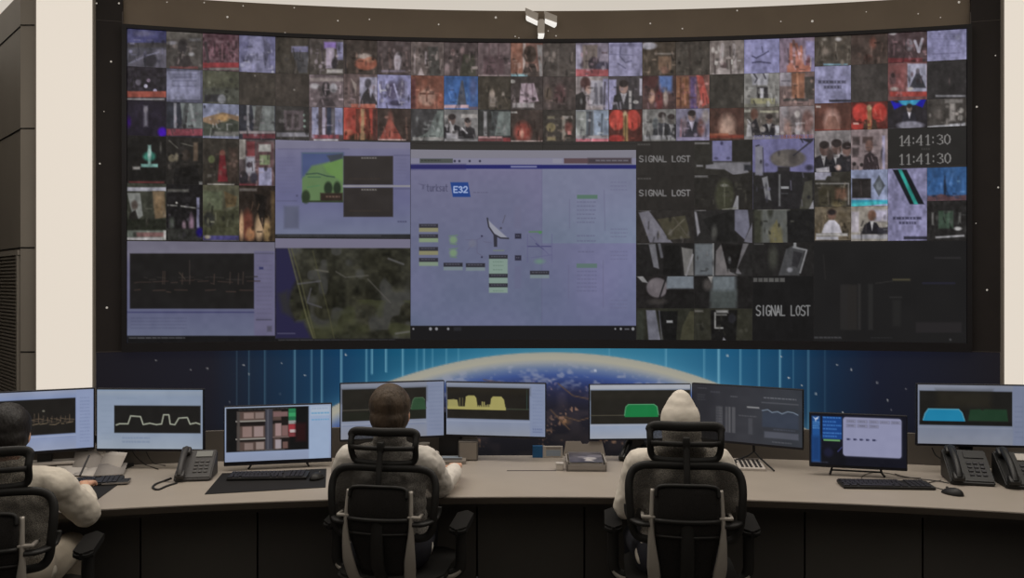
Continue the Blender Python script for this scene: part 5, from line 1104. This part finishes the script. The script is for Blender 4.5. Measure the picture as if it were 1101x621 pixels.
box('body', (0, 0, .018), (.042, .05, .036), M['white_plastic'], wc, bevel=.006); box('lid', (0, 0, .038), (.044, .052, .005), M['white_plastic'], wc, bevel=.002)
# right of the hooded person: a flat pad with dark keys
kp = thing('key_pad', 'flat white key panel with dark keys at the right elbow of the white hooded person', 'key panel', on_z(806, 502, DZ).xy.to_3d()+Vector((0, 0, DZ)), -.12)
bm = bmesh.new(); add_box(bm, (0, 0, .014), (.15, .2, .018), Matrix.Rotation(.07, 3, 'X'), .004); obj('panel', bm, M['paper'], kp)
for c in range(5):
    for r in range(4):
        box('key', (-.05+c*.024+(.004 if c > 2 else 0), -.066+r*.04, .0255+(-.066+r*.04)*.07), (.013, .03, .005), M['ink'], kp, Matrix.Rotation(.07, 3, 'X'))
box('header', (0, .084, .031), (.13, .016, .004), M['paper2'], kp)
hd = mouse('black mouse between the white hooded person and the key panel', 786, 497, .5)
k4 = keyboard('black keyboard in front of the brown haired person', 424, 520, 0, .42, .125)
k5 = keyboard('black keyboard in front of the white hooded person', 735, 520, math.radians(-2), .42, .125)
# ================================================================== office chairs
M['chair_frame'] = mat('black_chair_frame', '1d1c1b', .5, spec=.35, var=.08, scale=15)
M['chair_mesh'] = mesh_fabric('black_chair_mesh', '2b2927', .83)
M['chair_mesh2'] = mesh_fabric('dense_black_mesh', '211f1e', .99)
M['chair_silver'] = mat('polished_aluminium', 'a8a29a', .35, .35, .5, var=.05)
M['chair_pad'] = mat('dark_grey_arm_pad', '1b1a19', .75, spec=.15, var=.06)
M['caster'] = mat('black_caster', '141414', .5)
def sheet_mesh(name, prof, curve, m, parent, off=0, nx=14, nz=14):
    # prof: list of (z, half width); curve(x, z): depth
    zs = [p[0] for p in prof]; hw = [p[1] for p in prof]
    V = []
    for z in np.linspace(zs[0], zs[-1], nz):
        w = np.interp(z, zs, hw)
        for u in np.linspace(-1, 1, nx): V.append((u*w, curve(u*w, z)+off, z))
    return grid_mesh(name, np.array(V), nx, nz, m, parent)
def bow(x, z): return -.25+.55*x*x+.10*max(0, z-.82)**1.2*0-.04*math.sin((z-.62)/.36*PI)   # the back plane, hollow towards the sitter
def make_chair(label):
    t = thing('office_chair', label, 'chair', (0, 0, 0))
    # back frame: closed loop
    half = [(0, .972), (.12, .972), (.183, .966), (.222, .945), (.239, .905), (.241, .85), (.235, .78), (.228, .72), (.208, .68), (.17, .664), (.08, .660), (0, .660)]
    loop = half+[(-x, z) for x, z in half[-2:0:-1]]
    P = smooth_path([(x, bow(x, z), z) for x, z in loop], 4, True)
    wd = [(.0175, .013) for _ in P]
    bm = bmesh.new(); add_tube(bm, P, wd, 10, True, up=(0, 1, 0)); bf = obj('back_frame', bm, M['chair_frame'], t, smooth=True)
    sheet_mesh('back_mesh', [(.662, .17), (.69, .208), (.74, .23), (.80, .234), (.87, .238), (.92, .232), (.95, .215), (.968, .18)], bow, M['chair_mesh'], bf)
    # lumbar panel and lower spine, behind the mesh
    bk = lambda x, z: bow(x, z)-.04-.02*math.cos(x*9)
    o = sheet_mesh('lumbar_panel', [(.50, .095), (.56, .112), (.66, .132), (.74, .138), (.84, .138), (.892, .132), (.905, .12)], bk, M['chair_mesh2'], t); o.modifiers.new('thick', 'SOLIDIFY').thickness = .012
    bm = bmesh.new(); add_tube(bm, smooth_path([(x, bk(x, z)-.004, z) for x, z in ((-.13, .86), (-.125, .893), (-.09, .905), (0, .908), (.09, .905), (.125, .893), (.13, .86))], 5), .008, 8); add_tube(bm, [(x, bk(x, .765)-.006, .765) for x in np.linspace(-.135, .135, 9)], .009, 8); add_tube(bm, [(x, bk(x, .70)-.006, .70) for x in np.linspace(-.132, .132, 9)], .006, 8)
    obj('lumbar_rim', bm, M['chair_frame'], t, smooth=True)
    bm = bmesh.new(); add_tube(bm, smooth_path([(0, -.32, .905), (0, -.33, .80), (0, -.34, .66), (0, -.315, .54), (0, -.22, .46), (0, -.05, .43)], 6), [(.03, .012)]*31, 10, up=(0, 1, 0)); obj('spine', bm, M['chair_frame'], t, smooth=True)
    # polished uprights with their clips
    for s in (-1, 1):
        P = smooth_path([(s*.142, -.30, .885), (s*.147, -.315, .80), (s*.150, -.322, .72), (s*.146, -.32, .64), (s*.138, -.30, .55), (s*.125, -.24, .46), (s*.11, -.1, .432), (s*.1, .08, .428)], 5)
        w = [(.010+.017*min(1, max(0, (.74-p.z)/.17)), .010) for p in P]
        bm = bmesh.new(); add_tube(bm, P, w, 10, up=(0, 1, 0)); u = obj('upright', bm, M['chair_silver'], t, smooth=True); u['label'] = 'polished silver upright'
        bm = bmesh.new(); add_box(bm, (s*.162, -.318, .775), (.06, .02, .012), None, .004); add_box(bm, (s*.185, -.28, .775), (.014, .07, .014), None, .004); c = obj('clip', bm, M['chair_silver'], u); c['label'] = 'silver clip'
        bm = bmesh.new(); add_tube(bm, smooth_path([(s*.15, -.315, .745), (s*.2, -.29, .742), (s*.235, -.23, .755), (s*.24, -.215, .80)], 5), [(.022, .012)]*16, 10, up=(0, 0, 1)); obj('side_bracket', bm, M['chair_frame'], t, smooth=True)
    # headrest
    hb = lambda x, z: -.245+.9*x*x-.03*(1-abs(z-1.07)/.09)
    half = [(0, 1.132), (.10, 1.133), (.136, 1.129), (.15, 1.115), (.15, 1.07), (.147, 1.025), (.134, 1.0), (.10, .992), (0, .989)]
    loop = half+[(-x, z) for x, z in half[-2:0:-1]]
    P = smooth_path([(x, hb(x, z), z) for x, z in loop], 4, True)
    bm = bmesh.new(); add_tube(bm, P, [(.0145+.006*(p.z > 1.11), .012) for p in P], 10, True, up=(0, 1, 0)); hr = obj('headrest_frame', bm, M['chair_frame'], t, smooth=True)
    sheet_mesh('headrest_mesh', [(.994, .11), (1.02, .142), (1.065, .148), (1.11, .149), (1.128, .135)], hb, M['chair_mesh'], hr, nx=10, nz=8)
    bm = bmesh.new(); add_tube(bm, [(x, hb(x, 1.065)-.012, 1.065) for x in np.linspace(-.147, .147, 9)], [(.011, .006)]*9, 8, up=(0, 1, 0)); obj('headrest_bar', bm, M['chair_frame'], hr, smooth=True)
    bm = bmesh.new(); add_tube(bm, smooth_path([(0, -.325, .88), (0, -.318, .94), (0, -.305, 1.0), (0, -.29, 1.075)], 5), [(.014, .01)]*16, 8, up=(0, 1, 0)); add_box(bm, (0, -.288, 1.07), (.03, .03, .05), None, .006); obj('headrest_stem', bm, M['chair_frame'], t, auto=40)
    # seat
    bm = bmesh.new(); add_prism(bm, rounded(.5, .49, .09, cy=.02), .435, .468); bmesh.ops.bevel(bm, geom=[e for e in bm.edges if abs(e.verts[0].co.z-e.verts[1].co.z) < 1e-5], offset=.012, segments=2, affect='EDGES'); obj('seat', bm, M['chair_frame'], t, auto=40)
    # arms
    for s in (-1, 1):
        bm = bmesh.new(); add_tube(bm, smooth_path([(s*.18, -.02, .43), (s*.27, -.02, .435), (s*.302, -.02, .47), (s*.305, -.02, .56), (s*.305, -.02, .656)], 5), [(.026, .016)]*21, 10, up=(0, 1, 0)); obj('arm_post', bm, M['chair_frame'], t, smooth=True)
        bm = bmesh.new(); add_prism(bm, rounded(.08, .24, .034, cy=.0), .655, .685)
        bmesh.ops.bevel(bm, geom=[e for e in bm.edges if abs(e.verts[0].co.z-e.verts[1].co.z) < 1e-5], offset=.01, segments=2, affect='EDGES')
        for v in bm.verts: v.co.x += s*.305; v.co.z += .012*(v.co.y/.12)
        obj('arm_pad', bm, M['chair_pad'], t, auto=40)
        bm = bmesh.new(); add_tube(bm, smooth_path([(s*.305, -.02, .478), (s*.30, -.025, .45), (s*.26, -.03, .425), (s*.19, -.03, .42)], 5), .012, 8); q = obj('arm_bracket', bm, M['chair_silver'], t, smooth=True); q['label'] = 'silver arm bracket'
    box('seat_mechanism', (0, 0, .405), (.22, .28, .05), M['chair_frame'], t, bevel=.01)
    bm = bmesh.new(); add_lathe(bm, [(0, .12), (.03, .12), (.03, .26), (.022, .262), (.022, .385), (0, .385)], segs=18); obj('gas_column', bm, M['chair_silver'], t, auto=40)
    for k in range(5):
        a = 2*PI*k/5+.3; d = Vector((math.sin(a), math.cos(a), 0))
        bm = bmesh.new(); add_tube(bm, [Vector((0, 0, .135)), d*.15+Vector((0, 0, .12)), d*.30+Vector((0, 0, .082))], [(.028, .02), (.022, .016), (.016, .012)], 10, up=(0, 0, 1)); f = obj('base_arm', bm, M['chair_silver'], t, auto=40)
        bm = bmesh.new()
        for s in (-1, 1): add_lathe(bm, [(0, -.009), (.026, -.009), (.029, -.004), (.029, .004), (.026, .009), (0, .009)], d*.30+Vector((d.y, -d.x, 0))*s*.016+Vector((0, 0, .0295)), 16, Matrix.Rotation(PI/2, 3, 'X') @ Matrix.Identity(3) if False else (Matrix.Rotation(-a, 3, 'Z') @ Matrix.Rotation(PI/2, 3, 'Y')))
        add_tube(bm, [d*.30+Vector((0, 0, .03)), d*.30+Vector((0, 0, .085))], .007, 8)
        obj('caster', bm, M['caster'], f, auto=40)
    return t
CH = [((412, 3.75), math.radians(-9), 'black mesh office chair of the brown haired person, in the middle left'),
      ((737, 3.60), math.radians(-6), 'black mesh office chair of the person in the white hood'),
      ((-14, 3.30), math.radians(12), 'black mesh office chair at the left edge, under the leftmost person')]
chairs = []
for i, ((px, Y), rz, lab) in enumerate(CH):
    c = make_chair(lab) if i == 0 else copy_tree(chairs[0])
    back = at(px, 400, Y); c.rotation_euler = (0, 0, rz)
    c.location = (back.x-math.sin(rz)*.25, Y+math.cos(rz)*.25, 0)
    c['label'] = lab; c['group'] = 'black mesh office chairs at the desk'; chairs.append(c)
chairs[1].scale = (1, 1, 1.045)     # this chair's back is set higher

# ================================================================== people
def skin_mat(): 
    m, nt, b = new_mat('warm_skin'); b.inputs['Base Color'].default_value = (*hexc('c99c82'), 1); b.inputs['Roughness'].default_value = .55
    b.inputs['Subsurface Weight'].default_value = .08; return m
M['skin'] = skin_mat()
M['hair_brown'] = mat('greying_brown_hair', '45392e', .6, spec=.3, var=.6, scale=14, bump=.6, bscale=70, stretch=(1, 1, .35))
M['hair_black'] = mat('black_hair', '1a1614', .55, spec=.35, var=.4, scale=14, bump=.5, bscale=70, stretch=(1, 1, .35))
M['cloth_a'] = mat('cream_shirt', 'ccc4b7', .85, spec=.15, var=.06, scale=6, bump=.9, bscale=11)
M['cloth_b'] = mat('white_shirt', 'd2ccc4', .85, spec=.15, var=.05, scale=6, bump=.9, bscale=11)
M['cloth_c'] = mat('ivory_hooded_top', 'd9d1c5', .88, spec=.12, var=.05, scale=5, bump=.7, bscale=9)
M['trousers'] = mat('dark_trousers', '22222a', .85, var=.1)
M['trousers_light'] = mat('cream_trousers', 'a89e8f', .85, var=.06)
M['shoe'] = mat('black_shoes', '171514', .45, var=.05)
M['eye_white'] = mat('eye_white', 'd8d4cc', .3)
M['iris'] = mat('dark_iris', '2b1c14', .3)
def capsule(bm, a, b, ra, rb, n=12, flat=None):
    a, b = Vector(a), Vector(b); d = b-a; L = d.length
    if L < 1e-5: d = Vector((0, 0, 1)); L = 1e-5
    prof = []
    for k in range(5): th = PI/2*k/4; prof.append((ra*math.sin(th), -ra*math.cos(th)))
    for k in range(5): th = PI/2*k/4; prof.append((rb*math.cos(th), L+rb*math.sin(th)))
    prof[0] = (0, -ra); prof[-1] = (0, L+rb)
    q = d.to_track_quat('Z', 'Y').to_matrix()
    add_lathe(bm, prof, a, n, q)
def ellipsoid(bm, c, r, R=None):
    v = bmesh.ops.create_uvsphere(bm, u_segments=20, v_segments=14, radius=1)['verts']
    bmesh.ops.scale(bm, vec=Vector(r), verts=v)
    if R is not None: bmesh.ops.rotate(bm, cent=(0, 0, 0), matrix=R, verts=v)
    bmesh.ops.translate(bm, vec=Vector(c), verts=v)
def fuse(name, bm, m, parent, voxel, smooth=6, origin=None, noise=0):
    bmesh.ops.recalc_face_normals(bm, faces=bm.faces)
    if origin is not None: bmesh.ops.translate(bm, vec=-Vector(origin), verts=bm.verts)
    me = bpy.data.meshes.new(name+'_raw'); bm.to_mesh(me); bm.free()
    o = bpy.data.objects.new(name, me); COL.objects.link(o)
    r = o.modifiers.new('r', 'REMESH'); r.mode = 'VOXEL'; r.voxel_size = voxel; r.use_smooth_shade = True
    s = o.modifiers.new('s', 'SMOOTH'); s.iterations = smooth; s.factor = .5
    if noise:
        tx = bpy.data.textures.new(name+'_folds', 'CLOUDS'); tx.noise_scale = .09; tx.noise_depth = 2
        d = o.modifiers.new('d', 'DISPLACE'); d.texture = tx; d.strength = noise; d.mid_level = .5
    bpy.context.view_layer.update()
    me2 = bpy.data.meshes.new_from_object(o.evaluated_get(bpy.context.evaluated_depsgraph_get()))
    o.modifiers.clear(); o.data = me2; me2.name = name; bpy.data.meshes.remove(me)
    me2.materials.clear(); me2.materials.append(m)
    for p in me2.polygons: p.use_smooth = True
    o.parent = parent
    return o
def hand(bm, wrist, f, n, right, curl=.35, s=1.0):
    f = Vector(f).normalized(); n = Vector(n); n = (n-f*n.dot(f)).normalized(); th = n.cross(f)*(1 if right else -1)   # th: thumb side
    w = Vector(wrist)
    for k, off in enumerate((.026, .009, -.009, -.025)):
        kn = w+f*(.088-.006*abs(k-1))*s+th*off*s
        capsule(bm, w+f*.012*s+th*off*.6*s, kn, .0135*s, .011*s, 10)
        L = (.043, .049, .045, .034)[k]*s; d = f.copy(); p = kn; ra = .0098*s
        for j in range(3):
            d = (d*math.cos(curl*(.8+.3*j))-n*math.sin(curl*(.8+.3*j))).normalized()
            q = p+(d+th*(.10-.07*k)*(1 if j == 0 else .3))*L*(1, .62, .48)[j]
            capsule(bm, p, q, ra, ra*.9, 10); p = q; ra *= .9
    t0 = w+f*.022*s+th*.024*s; t1 = t0+(f*.6+th*.7-n*.2).normalized()*.042*s; t2 = t1+(f*.85+th*.3-n*.25).normalized()*.034*s; t3 = t2+(f*.95+th*.05-n*.3).normalized()*.026*s
    capsule(bm, t0, t1, .016*s, .0125*s, 10); capsule(bm, t1, t2, .0118*s, .0105*s, 10); capsule(bm, t2, t3, .0105*s, .009*s, 10)
def head_parts(bm, H, s):
    R = H.to_3x3(); c = H.translation
    def E(p, r): ellipsoid(bm, c+R @ (Vector(p)*s), Vector(r)*s, R)
    E((0, -.012, .022), (.075, .094, .098)); E((0, .03, -.035), (.060, .062, .082)); E((0, .042, -.088), (.040, .044, .032)); E((0, .078, .024), (.05, .018, .012))
    for sx in (-1, 1):
        E((sx*.036, .068, -.028), (.022, .02, .018)); E((sx*.078, -.004, -.012), (.010, .021, .032)); E((sx*.031, .078, .0), (.017, .012, .012))
    capsule(bm, c+R @ (Vector((0, .086, .006))*s), c+R @ (Vector((0, .108, -.03))*s), .008*s, .0125*s)
    E((0, .086, -.058), (.022, .012, .007)); E((0, .084, -.070), (.019, .012, .008))
def person(label, base, J, head_yaw, hs, cloth, hair=None, hood=None, tr='trousers'):
    t = thing('person', label, 'person', base)
    H = Matrix.Translation(J['head']) @ Matrix.Rotation(head_yaw, 4, 'Z') @ Matrix.Rotation(-J.get('nod', .12), 4, 'X')
    V = {k: Vector(v) for k, v in J.items() if k not in ('nod', 'curl', 'cuff')}
    R = H.to_3x3(); c = H.translation
    # --- body: one continuous surface
    bm = bmesh.new(); head_parts(bm, H, hs)
    nb = V['neck']; capsule(bm, nb, c+R @ Vector((0, -.02, -.06))*hs, .058, .052)
    sm = (V['shL']+V['shR'])/2; pv = V['pelvis']
    capsule(bm, nb-Vector((0, 0, .02)), sm-Vector((0, 0, .08)), .055, .10); capsule(bm, sm-Vector((0, 0, .1)), pv+Vector((0, 0, .12)), .115, .11); capsule(bm, pv+Vector((-.07, 0, .03)), pv+Vector((.07, 0, .03)), .11, .11)
    for S, rt in (('L', False), ('R', True)):
        sh, el, wr, hf = V['sh'+S], V['el'+S], V['wr'+S], V['hf'+S]
        capsule(bm, nb-Vector((0, 0, .03)), sh, .045, .05); capsule(bm, sh, el, .050, .038); capsule(bm, el, wr, .037, .025)
        hand(bm, wr, hf, (0, 0, 1), rt, J.get('curl', .3), 1.0)
        hp, kn, an = V['hip'+S], V['kn'+S], V['an'+S]
        capsule(bm, hp, kn, .082, .056); capsule(bm, kn, an, .054, .036); capsule(bm, an, an+Vector((an.x-kn.x, .15, -.05)), .036, .03)
    fuse('body', bm, M['skin'], t, .0055, 4, base)
    for sx in (-1, 1):
        e = bmesh.new(); ellipsoid(e, c+R @ (Vector((sx*.031, .0835, .0))*hs)-Vector(base), (.0115*hs,)*3); eye = obj('eye', e, M['eye_white'], t, smooth=True)
        e = bmesh.new(); ellipsoid(e, c+R @ (Vector((sx*.031, .0925, .0))*hs)-Vector(base), (.0055*hs,)*3); obj('iris', e, M['iris'], eye, smooth=True)
    # --- shirt
    bm = bmesh.new()
    capsule(bm, nb-Vector((0, .005, .02)), sm-Vector((0, 0, .07)), .066, .12)
    up = (pv-sm).normalized()
    for k in range(6):
        f_ = k/5; p = sm.lerp(pv, .16+.84*f_)
        ellipsoid(bm, p+Vector((0, .01, 0)), (.185-.02*math.sin(f_*PI)+.012*f_, .125+.012*f_, .11))
    for S in 'LR':
        sh, el, wr = V['sh'+S], V['el'+S], V['wr'+S]
        cuff = el.lerp(wr, J.get('cuff', .80)); d = (wr-el).normalized()
        capsule(bm, nb-Vector((0, 0, .045)), sh, .062, .068); capsule(bm, sh, el, .074, .060); capsule(bm, el, cuff, .058, .040)
        capsule(bm, el.lerp(wr, .1)-Vector((0, 0, .008)), el.lerp(wr, .5), .056, .048)
        capsule(bm, cuff-d*.02, cuff, .041, .040)
    if hood is None:
        for a in np.linspace(0, 2*PI, 14, endpoint=False):                       # collar
            cc = nb+Vector((math.cos(a)*.062, math.sin(a)*.058, .02)); ellipsoid(bm, cc, (.02, .02, .026))
    fuse('shirt' if hood is None else 'hooded_top', bm, M[cloth], t, .009, 5, base, .028)
    # --- trousers and shoes
    bm = bmesh.new(); capsule(bm, pv+Vector((-.07, 0, .01)), pv+Vector((.07, 0, .01)), .125, .125)
    for S in 'LR':
        capsule(bm, V['hip'+S], V['kn'+S], .096, .072); capsule(bm, V['kn'+S], V['an'+S]+Vector((0, 0, .03)), .068, .056)
    fuse('trousers', bm, M[tr], t, .012, 4, base)
    for S in 'LR':
        an = V['an'+S]; bm = bmesh.new(); ellipsoid(bm, an+Vector((0, .0, -.035)), (.045, .06, .045)); ellipsoid(bm, an+Vector((0, .09, -.05)), (.047, .11, .03)); ellipsoid(bm, an+Vector((0, .06, -.072)), (.045, .12, .012))
        fuse('shoe', bm, M['shoe'], t, .008, 3, base)
    # --- hair or hood
    bm = bmesh.new()
    def E(p, r): ellipsoid(bm, c+R @ (Vector(p)*hs), Vector(r)*hs, R)
    if hair:
        E((0, -.026, .034), (.094, .098, .099)); E((0, -.05, -.02), (.088, .066, .074)); E((0, .03, .075), (.066, .055, .05)); E((-.066, -.02, .0), (.02, .05, .06)); E((.066, -.02, .0), (.02, .05, .06)); E((0, -.062, -.06), (.062, .035, .04))
        fuse('hair', bm, M[hair], t, .007, 4, base, .012)
    if hood:
        E((0, -.022, .02), (.094, .100, .098)); E((0, -.028, .07), (.072, .078, .07)); E((.004, -.03, .105), (.050, .058, .050)); E((.006, -.034, .134), (.026, .032, .024)); E((0, -.045, -.05), (.095, .078, .085)); E((0, -.05, -.11), (.10, .075, .06)); E((-.045, -.01, -.13), (.08, .08, .045)); E((.045, -.01, -.13), (.08, .08, .045))
        fuse('hood', bm, M[cloth], t, .008, 7, base, .010)
    return t
c2, c3, c1 = chairs[0].location, chairs[1].location, chairs[2].location
J2 = dict(head=(-.571, 3.93, 1.190), neck=(-.573, 3.925, 1.05), shL=(-.755, 3.93, .975), shR=(-.405, 3.93, .965), elL=(-.835, 4.06, .80), elR=(-.350, 4.15, .795), wrL=(-.70, 4.36, .79), wrR=(-.292, 4.41, .828),
          hfL=(.3, 1, -.1), hfR=(-.12, 1, -.02), pelvis=(-.565, 3.93, .565), hipL=(-.665, 3.95, .545), hipR=(-.475, 3.95, .545), knL=(-.70, 4.35, .53), knR=(-.45, 4.35, .53), anL=(-.70, 4.33, .10), anR=(-.45, 4.33, .10), curl=.28)
person('person with brown hair in a white shirt, seated, one hand on the desk', (-.57, 3.95, 0), J2, .05, 1.05, 'cloth_b', hair='hair_brown')
J3 = dict(head=(.762, 3.80, 1.165), neck=(.765, 3.79, 1.055), shL=(.59, 3.80, .985), shR=(.94, 3.80, .985), elL=(.522, 3.86, .775), elR=(1.005, 3.88, .79), wrL=(.60, 4.16, .80), wrR=(.90, 4.18, .80),
          hfL=(.25, 1, -.12), hfR=(-.25, 1, -.12), pelvis=(.755, 3.80, .565), hipL=(.66, 3.82, .545), hipR=(.85, 3.82, .545), knL=(.63, 4.22, .53), knR=(.88, 4.22, .53), anL=(.63, 4.24, .10), anR=(.88, 4.24, .10), nod=.18)
person('person in an ivory top with a pointed white hood, seated, back to us', (.755, 3.82, 0), J3, -.03, .95, 'cloth_c', hood=True, tr='trousers')
J1 = dict(head=(-2.165, 3.60, 1.150), neck=(-2.16, 3.57, 1.01), shL=(-2.335, 3.54, .93), shR=(-1.975, 3.61, .935), elL=(-2.42, 3.70, .78), elR=(-1.915, 3.77, .765), wrL=(-2.32, 3.98, .80), wrR=(-2.05, 4.01, .832),
          hfL=(.1, 1, -.12), hfR=(-.3, 1, -.05), pelvis=(-2.155, 3.58, .565), hipL=(-2.25, 3.60, .545), hipR=(-2.06, 3.64, .545), knL=(-2.38, 3.98, .53), knR=(-2.13, 4.04, .53), anL=(-2.38, 4.02, .10), anR=(-2.13, 4.08, .10), nod=.22, curl=.22, cuff=.72)
person('person with black hair in a cream shirt at the left edge, reaching for the keyboard', (-2.16, 3.62, 0), J1, .2, 1.0, 'cloth_a', hair='hair_black', tr='trousers_light')

# ================================================================== light
def area(name, loc, size, power, col, rot=(0, 0, 0)):
    l = bpy.data.lights.new(name, 'AREA'); l.shape = 'RECTANGLE'; l.size, l.size_y = size; l.energy = power; l.color = col
    o = bpy.data.objects.new(name, l); COL.objects.link(o); o.location = loc; o.rotation_euler = rot; return o
area('added_desk_fill', (0, 4.3, CEIL_Z-.03), (7, 1.2), 105, (1, .93, .84))  # added fill above the desk, brightens worktop and shirts; not a seen fixture
w = bpy.data.worlds.new('world'); scene.world = w; w.use_nodes = True
w.node_tree.nodes['Background'].inputs[0].default_value = (.05, .047, .043, 1); w.node_tree.nodes['Background'].inputs[1].default_value = 1
